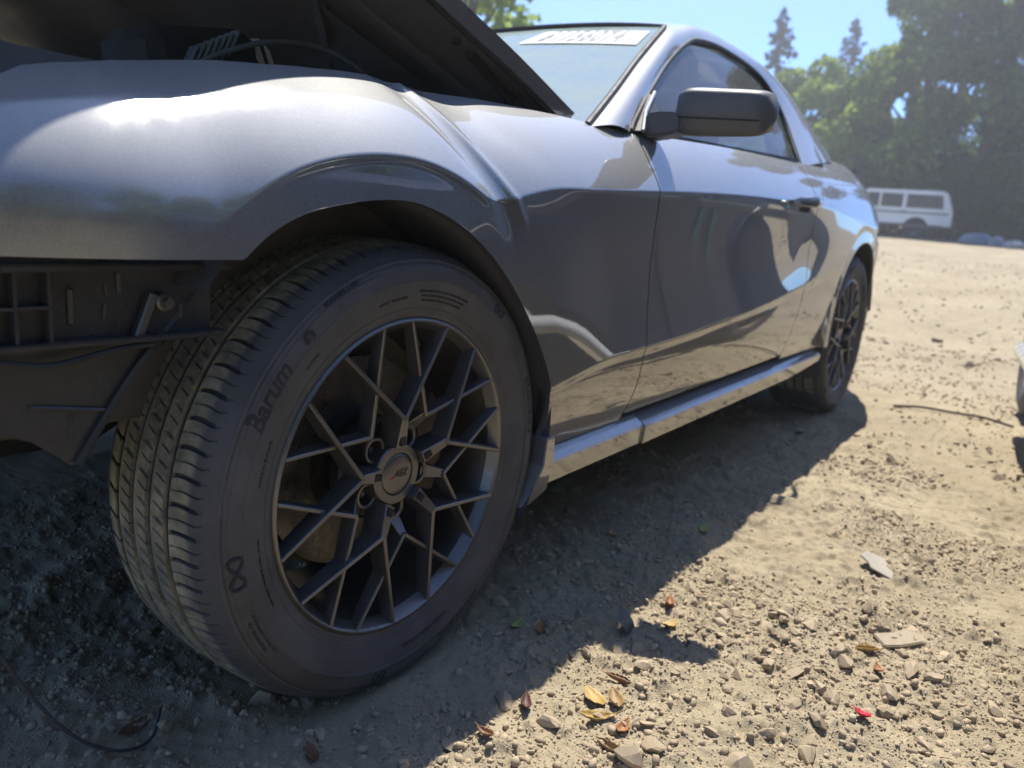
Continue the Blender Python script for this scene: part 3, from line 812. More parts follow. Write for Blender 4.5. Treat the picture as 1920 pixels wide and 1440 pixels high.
# --- rocker moulding below the door
def rocker_sec(x, y0, zt, zb, out):
    return [(x, y0 + .10, zt - .004), (x, y0 + .016, zt - .002), (x, y0 - out, zt - .024), (x, y0 - out + .004, zb + .016), (x, y0 + .02, zb), (x, y0 + .10, zb + .005)]
rk = MB()
xs_ = [.372, .44, .56, .74, .78]
rk.loft([rocker_sec(x, .002, .302 + .012*(x - .4), .220 + .010*(x - .4), .016) for x in xs_])
rk1 = rk.build('rocker_moulding', M['paint'], car, bevel=.002)
rk = MB()
rk.loft([rocker_sec(x, -.001, .300 + .013*(x - .4), .211 + .012*(x - .4) + .02*sstep(1.9, 2.33, x) + .007, .016 + .003) for x in (.775, 1.0, 1.3, 1.6, 1.9, 2.1, 2.28)])
rk2 = rk.build('rocker_moulding', M['paint'], car, bevel=.002)
mirror_copy(rk1, car); mirror_copy(rk2, car)
fl = MB()   # end cap of the moulding, curling into the wheel arch
fl.loft([[(.338, -.030, .335), (.372, -.026, .335), (.372, .02, .335), (.338, .02, .335)],
         [(.334, -.030, .285), (.374, -.026, .290), (.374, .03, .290), (.334, .03, .285)],
         [(.312, -.022, .240), (.370, -.018, .228), (.370, .05, .228), (.305, .05, .235)],
         [(.288, -.016, .212), (.322, -.012, .208), (.322, .06, .208), (.272, .06, .200)]])
fl.build('arch_end_flap', M['paint'], car, bevel=.002)

# --- wheel arch liners
def liner(name, outline, y0, y1, grow=.010):
    c = np.array(outline).mean(0); vs = []; fs = []; n = len(outline)
    ys = np.linspace(y0, y1, 9)
    for a, b in outline:
        for j, y in enumerate(ys):
            k = 1 + (grow + .02 * sstep(0, .25, j/8)) / .38
            vs.append((c[0] + (a - c[0]) * k, y, c[1] + (b - c[1]) * k))
    for i in range(n - 1):
        for j in range(8): fs.append([i*9 + j, i*9 + j + 1, (i+1)*9 + j + 1, (i+1)*9 + j])
    b0 = len(vs); vs += [(c[0] + (a - c[0]) * 1.08, y1, c[1] + (b - c[1]) * 1.08) for a, b in outline]   # inner wall
    vs.append((c[0], y1, c[1]))
    fs += [[b0 + i, b0 + i + 1, len(vs) - 1] for i in range(n - 1)]
    o = link(name, mesh(name, vs, fs), M['liner'], car)
    mirror_copy(o, car); return o
fr_out = [q for q in ARCH if q[1] > .24]
i0 = min(range(len(fr_out)), key=lambda i: fr_out[i][0] + fr_out[i][1] * .5)
ARl = [(-.335, .625)] + [tuple(q) for q in smooth_open([(-.306, .663), (-.263, .696), (-.204, .719), (-.101, .735), (-.02, .729), (.074, .696), (.175, .632), (.261, .55), (.325, .46), (.347, .398), (.346, .328), (.315, .262), (.285, .205)], 4)]
liner('wheel_arch_liner', ARl, -.022, .34)
liner('wheel_arch_liner', [(RC[0] + RR*math.cos(a), RC[1] + RR*math.sin(a)) for a in np.linspace(math.radians(200), math.radians(12), 40)], -.012, .34)

# --- greenhouse
E_pts = smooth_open([(.575, .08, .912), (.779, .139, 1.015), (.982, .201, 1.118), (1.254, .28, 1.249), (1.40, .33, 1.303), (1.62, .366, 1.355), (1.87, .385, 1.374), (2.28, .37, 1.346), (2.63, .32, 1.240), (2.97, .20, 1.035)], 8)
W_pts = smooth_open([(.700, .060, .918), (.773, .088, .963), (.961, .148, 1.063), (1.148, .204, 1.157), (1.34, .253, 1.239), (1.486, .28, 1.283), (1.735, .297, 1.308), (2.06, .286, 1.286), (2.16, .222, 1.175), (2.05, .088, .972)], 8)
def rail(name, mirror=False):
    n = len(E_pts); k = 9; P = np.zeros((n, k, 3))
    for i in range(n):
        a, b = E_pts[i], W_pts[i]
        for j in range(k):
            t = j / (k - 1); q = a + (b - a) * t
            bulge = math.sin(math.pi * t) * (.012 + .026 * sstep(.62, .95, i / n))
            P[i, j] = q + np.array([0, -.75, .66]) * bulge
    vs = [tuple(q) for q in P.reshape(-1, 3)]
    fs = [[i*k + j, (i+1)*k + j, (i+1)*k + j + 1, i*k + j + 1] for i in range(n - 1) for j in range(k - 1)]
    me = mesh(name, vs, fs); return link(name, me, M['paint'], car)
rl = rail('pillar_and_roof_rail'); mirror_copy(rl, car)
def curve_offset(pts, d): return [tuple(np.array(q) + np.array(d)) for q in pts]
sl = MB().tube([tuple(q + np.array([.004, .004, -.006])) for q in W_pts[2:]], .0085, 8); s1 = sl.build('window_seal', M['rubber_seal'], car); mirror_copy(s1, car)
sl = MB().tube([tuple(q + np.array([-.006, .006, .003])) for q in E_pts[:28]], .007, 8); s1 = sl.build('windshield_seal', M['rubber_seal'], car); mirror_copy(s1, car)

def gridmesh(name, fn, na, nb, mat, parent):
    a = np.linspace(0, 1, na); b = np.linspace(0, 1, nb); vs = []
    for q in a:
        for r in b: vs.append(fn(q, r))
    fs = [[i*nb + j, (i+1)*nb + j, (i+1)*nb + j + 1, i*nb + j + 1] for i in range(na - 1) for j in range(nb - 1)]
    return link(name, mesh(name, vs, fs), mat, parent)
iw = 27                                           # index of the windshield header on the rail
Ew = E_pts[:iw + 1]
def wind(a, b):
    i = b * iw; k = min(int(i), iw - 1); q = E_pts[k] + (E_pts[k+1] - E_pts[k]) * (i - k)
    y = q[1] + (2*(CY - q[1])) * a; bow = 4 * a * (1 - a)
    return (q[0] - bow * (.17 - .25 * b), y, q[2] + bow * (.012 + .03 * b) + .004)
windshield = gridmesh('windshield', wind, 40, 24, M['glass_front'], car)
def border(a0, a1, b0, b1, name, lift=-.003, mat='dark', na=24, nb=6, parent=None):
    def f(a, b):
        q = wind(a0 + (a1 - a0) * a, b0 + (b1 - b0) * b); return (q[0] - lift * .6, q[1], q[2] + lift * .8)
    return gridmesh(name, f, na, nb, M[mat], parent or windshield)
# black ceramic border, wider in the lower corners
def cer(name, outer, inner):
    n = len(outer); vs = []
    for s_ in (outer, inner):
        for a, b in s_:
            q = wind(a, b); vs.append((q[0] + .002, q[1], q[2] - .003))
    fs = [[i, i+1, n + i+1, n + i] for i in range(n - 1)]
    return link(name, mesh(name, vs, fs), M['plastic'], windshield)
cer('ceramic_border', [(0, 1 - t) for t in np.linspace(0, 1, 24)] + [(t, 0) for t in np.linspace(0.02, .5, 24)],
    [(.035, 1 - t) for t in np.linspace(.03, .72, 18)] + [(.035 + .075 * (1 - math.cos(a)), .28 - .16 * math.sin(a)) for a in np.linspace(.1, math.pi/2, 6)] + [(t, .12) for t in np.linspace(.13, .5, 24)])
def roof(a, b):
    i = iw + b * (65 - iw); k = min(int(i), len(E_pts) - 2); q = E_pts[k] + (E_pts[k+1] - E_pts[k]) * (i - k)
    y = q[1] + (2*(CY - q[1])) * a; bow = 4 * a * (1 - a); bow2 = 1 - (2*a - 1)**4
    return (q[0] + bow * .08 * (1 - b), y, q[2] + bow * .045 + bow2 * .006)
gridmesh('roof', roof, 30, 30, M['paint'], car)
rf = MB().tube([tuple(np.array(roof(a, 0)) + np.array([-.006, 0, .002])) for a in np.linspace(.01, .99, 24)], .006, 6); rf.build('header_seal', M['rubber_seal'], car)
def backlight(a, b):
    i = 65 + b * (len(E_pts) - 1 - 65); k = min(int(i), len(E_pts) - 2); q = E_pts[k] + (E_pts[k+1] - E_pts[k]) * (i - k)
    y = q[1] + (2*(CY - q[1])) * a; bow = 4 * a * (1 - a)
    return (q[0] + bow * .10 * b, y, q[2] + bow * .045)
gridmesh('rear_window', backlight, 20, 12, M['glass_side'], car)
def deck(a, b):
    y = .24 + a * 2 * (CY - .24); bow = 4 * a * (1 - a); e = sstep(.0, 1, b)
    return (2.88 + b * .84 + bow * .10, y, 1.055 - .02 * b + bow * .03 - .05 * b * b)
gridmesh('trunk_lid', deck, 20, 10, M['paint'], car)
tl = MB().loft([[(3.66 + bo, y, z) for bo, z in ((.02, .36), (.09, .45), (.10, .6), (.06, .70), (.06, .80), (.08, .96), (.03, 1.02), (-.06, 1.02), (-.06, .36))] for y in np.linspace(.47, 2*CY - .47, 14)])
tl.build('rear_bumper_and_panel', M['paint'], car)

# side glass
gl_out = [(.80, .076, .928), (1.048, .081, .941), (1.502, .094, .964), (1.99, .108, .986), (2.04, .110, .990), (2.10, .165, 1.08), (2.145, .222, 1.172), (2.05, .283, 1.278), (1.735, .297, 1.303), (1.486, .28, 1.278), (1.34, .253, 1.234), (1.148, .204, 1.152), (.961, .148, 1.058), (.84, .11, 1.0)]
n_ = len(gl_out); vs = [tuple(np.array(q) + np.array([0, .010, -.002])) for q in gl_out]; c_ = np.mean(vs, 0); vs.append(tuple(c_ + np.array([0, -.008, 0])))
me = mesh('side_window', vs, [[i, (i+1) % n_, n_] for i in range(n_)]); 
sw = link('side_window', me, M['glass_side'], car); mirror_copy(sw, car)
# B-pillar seen behind the glass and the trim at the end of the window
bp = MB().loft([[(x0, y0, z0), (x0 + .11, y0 + .004, z0), (x0 + .11, y0 + .04, z0), (x0, y0 + .04, z0)] for x0, y0, z0 in ((1.90, .125, .99), (1.96, .178, 1.09), (2.01, .235, 1.18), (1.97, .29, 1.27))])
b1 = bp.build('door_pillar', M['plastic'], car); mirror_copy(b1, car)
bt = MB().loft([[tuple(np.array(q) + np.array(d)) for d in ((0, -.004, .010), (0, -.004, -.002), (0, .012, -.002), (0, .012, .010))] for q in smooth_open([(.77, .072, .922), (1.048, .076, .936), (1.502, .089, .959), (1.90, .099, .979), (2.05, .104, .986)], 5)])
b1 = bt.build('belt_trim', M['rubber_seal'], car, bevel=.002); mirror_copy(b1, car)
# triangular sail behind the mirror
sa = MB(); tri = [(.745, .058, .925), (.862, .066, .932), (.90, .116, 1.028)]
sa.loft([[tuple(np.array(q) + np.array([0, -.006, 0])) for q in tri], [tuple(np.array(q) + np.array([0, .02, 0])) for q in tri]])
sa.build('mirror_sail', M['mirror_cap'], car, bevel=.003)
sx = MB().tube([(.742, .050, .925), (.80, .078, .972), (.897, .110, 1.030)], .0045, 6); sx.build('sail_trim', M['paint'], car)

# door mirror
mm = MB(); secs = []
for t in np.linspace(0, 1, 15):
    y = .008 - .202 * t
    e = 1 - max(0, abs(t - .5) * 2) ** 7; e = max(e, .02) ** .40
    hz = (.051 - .006 * t) * e; hx = (.046 - .008 * t) * e; cz = .978 - .004 * t - .004 * (1 - t); cx = .812 + .045 * t
    s_ = []
    for a in np.linspace(0, 2*math.pi, 22, endpoint=False):
        ca, sa_ = math.cos(a), math.sin(a)
        px = math.copysign(abs(ca) ** .42, ca); pz = math.copysign(abs(sa_) ** .36, sa_)
        s_.append((cx + hx * px * (1 - .25 * (pz < 0) * abs(pz) * (px < 0)), y, cz + hz * pz + .006 * px))
    secs.append(s_)
mm.loft(secs)
mirror = mm.build('door_mirror', M['mirror_cap'], car, smooth=60)
ms = MB().tube([(.812 + .045*t - .0455 + .008*t, .008 - .202*t, .958 - .004*t) for t in np.linspace(.10, .90, 9)], .0016, 6).build('housing_seam', M['dark'], mirror)
ms = MB().loft([[(.80 + sx_ * a_, y, z + sz_ * b_) for a_, b_ in ((-1, -1), (1, -1), (1, 1), (-1, 1))] for y, z, sx_, sz_ in ((.062, .940, .034, .026), (.030, .943, .032, .026), (.004, .945, .028, .024), (-.02, .946, .026, .018))])
ms.build('mirror_stalk', M['mirror_cap'], mirror, bevel=.006)
mg = MB().box((.868 + .006, -.095, .972), (.004, .15, .066), Matrix.Rotation(math.radians(-13), 3, 'Z'), .0); mg.build('mirror_glass', M['chrome'], mirror)

# auction number sticker on the windshield
def on_wind(px, py, a0, a1, b0, b1, lift):
    a = a0 + (a1 - a0) * px; b = b0 + (b1 - b0) * py; q = wind(a, b); return (q[0] - .6 * lift, q[1], q[2] + .8 * lift)
ST = dict(a0=.318, a1=.032, b0=.715, b1=.855)
vs = []; 
for i in range(61):
    for j in range(17): vs.append(on_wind(i/60, j/16, lift=.003, **ST))
stick = link('windshield_sticker', mesh('sticker', vs, [[i*17 + j, (i+1)*17 + j, (i+1)*17 + j + 1, i*17 + j + 1] for i in range(60) for j in range(16)]), M['sticker'], windshield)
tv, tf = text_mesh('61156074', 1., bold=.03, space=1.12, sub=3)
xs_t = [q[0] for q in tv]; x0t, x1t = min(xs_t), max(xs_t)
vs = [on_wind(.115 + .72 * (q[0] - x0t) / (x1t - x0t), .5 + q[1] * 1.22, lift=.0042, **ST) for q in tv]
link('sticker_number', mesh('sticker_number', vs, tf, False), M['ink'], windshield)
tv, tf = text_mesh('x', 1., sub=3); vs = [on_wind(.90 + q[0] * .10, .47 + q[1] * .85, lift=.0042, **ST) for q in tv]
link('sticker_mark', mesh('sticker_mark', vs, tf, False), M['ink'], windshield)

# interior
it = MB()
it.box((1.95, CY, .58), (2.3, 1.5, .5), None, .05)
it.build('cabin_floor', M['dark'], car)
ds = MB().loft([[(x, y, z) for x, z in ((.62, .90), (.80, .965), (1.02, .95), (1.12, .86), (1.10, .70), (.60, .70))] for y in np.linspace(.16, 1.64, 6)])
ds.build('dashboard', M['plastic'], car, bevel=.012)
for sy in (.52, 1.28):
    st = MB().loft([[(x + .30*(z - .7), sy + dy * wv, z) for dy, x in ((-.25, 1.55), (.25, 1.55), (.25, 1.68), (-.25, 1.68))] for z, wv in ((.72, 1), (.9, 1.0), (1.1, .85), (1.18, .6))])
    st.box((1.74, sy, 1.23), (.10, .26, .16), None, .03)
    st.box((1.42, sy, .80), (.52, .50, .16), None, .04)
    st.build('seat', M['plastic'], car, bevel=.02)
sw_ = MB(); cc = Vector((1.22, .52, .98)); ax = Vector((-.9, 0, .42)).normalized(); s1 = ax.cross(Vector((0, 1, 0))).normalized()
sw_.tube([tuple(cc + .185*(math.cos(a)*Vector((0, 1, 0)) + math.sin(a)*s1)) for a in np.linspace(0, 2*math.pi, 37)], .015, 8)
sw_.cyl(cc, -ax, .05, .05, 16)
sw_.build('steering_wheel', M['plastic'], car)

# --- open hood
HL = [(.56, .116, .916), (.36, .117, .984), (.16, .119, 1.046), (-.10, .108, 1.130), (-.36, .092, 1.208), (-.56, .09, 1.25)]
HLs = smooth_open(HL, 5)
def hoodpt(a, b, off=0.):
    i = b * (len(HLs) - 1); k = min(int(i), len(HLs) - 2); q = HLs[k] + (HLs[k+1] - HLs[k]) * (i - k)
    y = q[1] + 2 * (CY - q[1]) * a; bow = 1 - (2*a - 1) ** 2; bul = math.exp(-((a - .5) / .2) ** 4) * .018
    fwd = -(.06 + .02*b) * bow * (b > -1)
    return (q[0] + fwd * (b - .15) + .33 * off, y, q[2] + .028 * bow + bul + .94 * off)
hood = gridmesh('hood', lambda a, b: hoodpt(a, b, .022), 36, 26, M['paint'], car)
gridmesh('inner_panel', lambda a, b: hoodpt(.006 + .988*a, .004 + .992*b, -.004 - .016*(1 if .06 < a < .94 and .06 < b < .92 and (abs(a - .5) > .03) and abs(b - .5) > .05 else 0)), 50, 40, M['hood_inner'], hood)
eg = MB()
ring = [(0, b) for b in np.linspace(0, 1, 26)] + [(a, 1) for a in np.linspace(0, 1, 20)] + [(1, b) for b in np.linspace(1, 0, 26)]
vs = [hoodpt(a, b, .022) for a, b in ring] + [hoodpt(min(.994, max(.006, a)), min(.996, max(.004, b)), -.004) for a, b in ring]
n_ = len(ring); link('hood_edge', mesh('hood_edge', vs, [[i, i+1, n_ + i+1, n_ + i] for i in range(n_ - 1)]), M['paint'], hood)
pad = gridmesh('insulation_pad', lambda a, b: hoodpt(.14 + .72*a, .16 + .62*b, -.030 - .008*math.sin(a*19)*math.sin(b*13)), 30, 24, M['hood_inner'], hood)
for a0, b0, a1, b1 in ((.10, .08, .10, .92), (.90, .08, .90, .92), (.10, .92, .90, .92), (.10, .08, .90, .08), (.10, .5, .38, .92), (.38, .08, .10, .5), (.5, .08, .5, .92)):
    MB().tube([tuple(np.array(hoodpt(a0 + (a1 - a0)*t, b0 + (b1 - b0)*t, -.016))) for t in np.linspace(0, 1, 14)], .016, 8).build('stamped_rib', M['hood_inner'], hood)
for b_ in (.12, .3, .52, .74, .9):
    q_ = Vector(hoodpt(.035, b_, -.006)); MB().cyl(q_, (-.33, 0, -.94), .009, .007, 12, .007).build('hood_clip', M['dark'], hood)
MB().tube([hoodpt(.012, t, -.006) for t in np.linspace(.02, .98, 30)], .005, 8).build('hem_seal', M['rubber_seal'], hood)
MB().tube([(.50, .20, .89), (.44, .19, .95), (.30, .175, 1.0)], .010, 8).build('hood_hinge', M['dark'], hood)

# --- engine bay
eb = MB(); eb.box((.02, CY, .50), (1.05, 1.42, .10), None, .01); eb.build('engine_bay_floor', M['dark'], car)
fw_ = MB().box((.58, CY, .72), (.04, 1.5, .42), None, .01).build('firewall', M['dark'], car)
cowl = MB().loft([[(x, y, z) for x, z in ((.42, .885), (.60, .905), (.66, .90), (.66, .84), (.42, .84))] for y in np.linspace(.16, 1.64, 8)]).build('cowl_panel', M['plastic'], car)
for sgn in (0, 1):
    ap = MB().loft([[(x, yy, z) for yy, z in ((.150, .80), (.205, .865), (.235, .865), (.235, .45), (.150, .45))] for x in (-.52, -.3, 0, .3, .56)])
    if sgn: ap.v = [(a, 2*CY - b, c) for a, b, c in ap.v]
    ap.build('inner_apron', M['plastic'], car)
    tw = MB().cyl((.06, .34 if not sgn else 2*CY - .34, .56), (0, 0, 1), .13, .30, 28, .10, .012); tw.build('strut_tower', M['dark'], car)
MB().box((.12, CY, .74), (.62, .56, .26), None, .05).box((.12, CY - .17, .885), (.56, .14, .06), None, .02).box((.12, CY + .17, .885), (.56, .14, .06), None, .02).build('engine', M['dark'], car)
fb = MB().box((-.03, .52, .935), (.20, .17, .10), Matrix.Rotation(math.radians(-10), 3, 'Y'), .02)
fb.build('fuse_box', M['dark'], car)
for k in range(7):
    MB().box((-.080 + .0125*k, .425, .925 + .0065*k), (.006, .022, .050), Matrix.Rotation(math.radians(25), 3, 'Y'), .002).build('fuse_box_rib', M['cable'], car)
lb = MB().add([(.015, .44, .925), (.100, .44, .935), (.094, .455, .975), (.075, .46, .992), (.045, .46, .985), (.025, .45, .96)], [[0, 1, 2, 3, 4, 5]]).add([(.015, .46, .925), (.100, .46, .935), (.075, .475, .992), (.025, .465, .96)], [[3, 2, 1, 0]])
lbl = lb.build('warning_label', M['sticker'], car, smooth=0)
MB().add([(.045, .4385, .932), (.068, .4385, .935), (.060, .448, .958)], [[0, 1, 2]]).build('label_print', M['ink_black'], lbl, smooth=0)
MB().add([(.078, .4385, .936), (.086, .4385, .937), (.080, .4565, .985), (.072, .4565, .984)], [[0, 1, 2, 3]]).build('label_print', M['ink_black'], lbl, smooth=0)
MB().tube(smooth_open([(-.12, .40, .89), (-.058, .40, .932), (-.005, .40, .957), (.056, .40, .979), (.135, .40, .990), (.20, .39, .982), (.26, .38, .955), (.32, .36, .90)], 6), .0045, 8).build('control_cable', M['cable'], car)
MB().box((-.52, CY, .62), (.06, 1.3, .46), None, .01).build('radiator', M['dark'], car)
MB().box((-.60, CY, .52), (.10, 1.25, .12), None, .02).build('crash_beam', M['shield'], car)
MB().tube([(-.50, .18, .795), (-.545, .16, .790), (-.58, .15, .79)], [.010, .013, .004], 8).build('headlight_bracket', M['chrome'], car)

# --- what is left of the front bumper: bracket and splash shield under the fender
bk = MB(); yb = .018
bk.box((-.46, yb + .012, .612), (.30, .012, .072))
bk.box((-.455, yb - .004, .649), (.305, .030, .007))
bk.box((-.455, yb - .002, .576), (.30, .024, .006))
brk = bk.build('bumper_bracket', M['shield'], car, bevel=.0015)
for k in range(4):
    for r_ in range(2):
        cell = MB(); cx, cz = -.500 - .029*k, .630 - .034*r_
        cell.box((cx, yb, cz + .016), (.029, .02, .003)); cell.box((cx + .0135, yb, cz), (.003, .02, .032)); 
        cell.build('bracket_cell', M['shield'], brk)
MB().cyl((-.372, yb + .004, .612), (0, -1, 0), .010, .014, 14, None, .002).cyl((-.372, yb - .010, .612), (0, -1, 0), .0055, .006, 6).build('bracket_bolt', M['lug'], brk)
MB().box((-.392, yb - .002, .598), (.010, .012, .052), Matrix.Rotation(math.radians(22), 3, 'Y'), .002).build('bracket_clip', M['lug'], brk)
MB().box((-.462, yb + .004, .610), (.006, .004, .036), None, .0015).build('bracket_rib', M['lug'], brk)
sh_poly = [(-.62, .572), (-.355, .572), (-.318, .648), (-.3065, .648), (-.312, .640), (-.345, .600), (-.397, .541), (-.432, .492), (-.455, .455), (-.462, .448), (-.468, .452), (-.473, .458), (-.50, .480), (-.545, .500), (-.62, .49)]
sh = MB().prism(sh_poly, .030, .036)
shield = sh.build('splash_shield', M['shield'], car, bevel=.001)
MB().tube(smooth_open([(-.308, .027, .650), (-.345, .026, .600), (-.397, .026, .541), (-.432, .027, .492), (-.459, .028, .450)], 5), .0045, 6).build('shield_rim', M['shield'], shield)
MB().tube([(-.43, .028, .502), (-.50, .029, .515)], .002, 6).build('shield_ridge', M['shield'], shield)
for pts, r_, mt in (([(-.54, .012, .566), (-.49, .006, .558), (-.43, .010, .566), (-.385, .012, .570)], .0035, 'rubber_seal'),):
    MB().tube(smooth_open(pts, 5), r_, 7).build('loose_wire', M[mt], brk)
for x_, z_, w_, h_ in ((-.415, .632, .004, .020), (-.430, .604, .003, .014), (-.428, .625, .002, .010), (-.348, .60, .004, .016)):
    MB().box((x_, yb + .0045, z_), (w_, .002, h_), Matrix.Rotation(random.uniform(-.3, .3), 3, 'Y')).build('scrape', M['lug'], brk)
MB().box((-.56, .14, .50), (.12, .10, .28), None, .02).box((-.42, .42, .52), (.40, .08, .34), None, .02).build('rail_end_and_blocker', M['dark'], car)  # larger box is an added dark blocker hiding the bright ground behind
for y_ in (.36, 2*CY - .36): MB().box((1.45, y_, .23), (1.9, .12, .10), None, .02).build('floor_rail', M['dark'], car)
MB().box((1.3, CY, .29), (2.2, 1.5, .04)).build('floor_pan', M['dark'], car)
MB().tube(smooth_open([(-.56, .16, .36), (-.52, .12, .25), (-.46, .10, .12), (-.40, .10, .05), (-.34, .12, .02), (-.30, .16, .03)], 5), .0022, 8).build('hanging_hose', M['liner'], car)

# ---------------------------------------------------------------- wheels (centre on the hub, outwards is -y)
RIM_R = .2445
def make_tyre():
    half = [(.226, -.016), (.234, -.007), (.244, -.0035), (.250, -.001), (.254, -.0005), (.262, .004), (.275, .0085), (.290, .0105), (.2925, .0112), (.2935, .0124), (.3125, .0098), (.3135, .0080), (.320, .0045), (.3205, .0058), (.3235, .0045), (.324, .0026), (.328, -.003), (.3325, -.009)]
    shoulder = [(.3365, -.017), (.3392, -.024), (.3408, -.031)]
    gro = [(-.066, .0045), (-.103, .0052), (-.140, .0052), (-.176, .0042)]
    ws = list(np.linspace(-.036, -.200, 56))
    for c, hw in gro: ws += [c - hw, c + hw, c - hw - .001, c + hw + .001]
    ws = sorted(set(round(q, 5) for q in ws), reverse=True)
    crown = [(.3455 - .0046 * abs((q + .1125) / .0815) ** 2.6, q) for q in ws]
    mid = -.1125
    prof = half + shoulder + crown + [(r, 2*mid - q) for r, q in shoulder[::-1]] + [(r, 2*mid - q) for r, q in half[::-1]]
    prof = np.array(prof); m = len(prof)
    npitch = 62; fr = np.array([0, .05, .095, .115, .22, .30, .38, .455, .475, .525, .545, .62, .70, .78, .885, .905, .95])
    th = np.concatenate([(k + fr) / npitch for k in range(npitch)]) * 2*math.pi; n = len(th)
    R = np.repeat(prof[None, :, 0], n, 0).copy(); Wd = np.repeat(prof[None, :, 1], n, 0).copy()
    w_ = prof[:, 1]; tread = prof[:, 0] > .3355
    FR = np.tile(fr, npitch)[:, None]
    for c, hw in gro:
        R -= (np.abs(w_ - c) <= hw + 1e-6)[None, :] * .0078
    dist0 = np.minimum(FR, 1 - FR)
    outer = ((w_ > -.0605) & (w_ < -.0165) & tread)[None, :]; inner_ = (w_ < -.181) & (w_ > -.209) & tread
    R -= ((dist0 < .08) & (outer | inner_[None, :])) * (.0064 * np.clip((-.0165 - w_) / .006, .3, 1))[None, :]
    dist5 = np.abs(FR - .5)
    R -= ((dist5 < .03) & outer) * .0024
    ribs = ((w_ < -.0715) & (w_ > -.171))[None, :] & tread[None, :]
    R -= (((dist5 < .03) | (dist0 < .06)) & ribs & (np.abs(np.mod((w_ + .066) / .037, 1) - .62) < .3)[None, :]) * .0035
    sh = np.where(w_ > -.066, 2.2 * (w_ + .045) ** 2 / .01 * .03 - .05 * (w_ + .04), .42 * (w_ + .066)) / .34
    sh = np.where(tread, sh, 0)
    TH = th[:, None] + sh[None, :] * np.clip((prof[:, 0] - .330) / .008, 0, 1)[None, :]
    X = R * np.cos(TH); Z = R * np.sin(TH); Y = -Wd
    # the contact patch is squashed and the sidewall bulges over it
    low = np.clip((-.318 - Z) / .02, 0, 1); Z = np.maximum(Z, -.3345 + .0015 * np.sin(X * 60)); Y = Y - low * .004 * (Wd > -.02)
    V = np.stack([X, Y, Z], -1).reshape(-1, 3)
    idx = np.arange(n * m).reshape(n, m); a = idx[:, :-1]; b = idx[:, 1:]
    F = np.stack([a, b, np.roll(b, -1, 0), np.roll(a, -1, 0)], -1).reshape(-1, 4)
    me = bpy.data.meshes.new('tyre'); me.vertices.add(len(V)); me.vertices.foreach_set('co', V.ravel())
    me.loops.add(F.size); me.loops.foreach_set('vertex_index', F.ravel().astype(np.int32))
    me.polygons.add(len(F)); me.polygons.foreach_set('loop_start', np.arange(0, F.size, 4, dtype=np.int32)); me.polygons.foreach_set('loop_total', np.full(len(F), 4, np.int32))
    me.update(calc_edges=True); me.validate()
    return auto_smooth(me, 32)

def side_w(r):
    """height of the sidewall at radius r"""
    return np.interp(r, [.244, .250, .254, .262, .275, .290, .2935, .3125, .320, .3235], [-.0035, -.001, -.0005, .004, .0085, .0105, .0122, .0098, .0045, .0045])

def side_text(txt, size, r0, ang, mat, parent, shear=0., bold=0., space=1., flip=False, h=.0007, stretch=1.):
    tv, tf = text_mesh(txt, size, 0., shear, bold, space); vs = []
    for x, y, _ in tv:
        r = r0 + (y if not flip else -y); a = math.radians(ang) - (x * stretch / r0 if not flip else -x * stretch / r0)
        vs.append((r*math.cos(a), -(float(side_w(r)) + h), r*math.sin(a)))
    if flip is False or True:
        me = mesh('sidewall_lettering', vs, tf, False)
    bm = bmesh.new(); bm.from_mesh(me); ex = bmesh.ops.extrude_face_region(bm, geom=bm.faces[:]); 
    for e in ex['geom']:
        if isinstance(e, bmesh.types.BMVert): e.co.y += .0015
    bmesh.ops.recalc_face_normals(bm, faces=bm.faces); bm.to_mesh(me); bm.free()
    return link('sidewall_lettering', me, mat, parent)

def side_line(pts, mat, parent, name='sidewall_moulding', r=.0006):
    path = [(q*math.cos(math.radians(a)), -(float(side_w(q)) + .0001), q*math.sin(math.radians(a))) for q, a in pts]
    return MB().tube(path, r, 5).build(name, mat, parent)

def arc(r, a0, a1, n=24): return [(r, a) for a in np.linspace(a0, a1, n)]

def side_band(r0, r1, a0, a1, mat, parent, n=30, cut=0., h=.0005, name='sidewall_panel'):
    vs = []
    for i, a in enumerate(np.linspace(a0, a1, n)):
        for j in range(5):
            t = j/4; r = r0 + (r1 - r0)*t; c = cut * t * (1 if i < n/2 else -1) * abs(2*i/(n-1) - 1)
            aa = math.radians(a + math.copysign(1, a1 - a0) * c); vs.append((r*math.cos(aa), -(float(side_w(r)) + h), r*math.sin(aa)))
    fs = [[i*5 + j, i*5 + j + 1, (i+1)*5 + j + 1, (i+1)*5 + j] for i in range(n-1) for j in range(4)]
    return link(name, mesh(name, vs, fs), mat, parent)

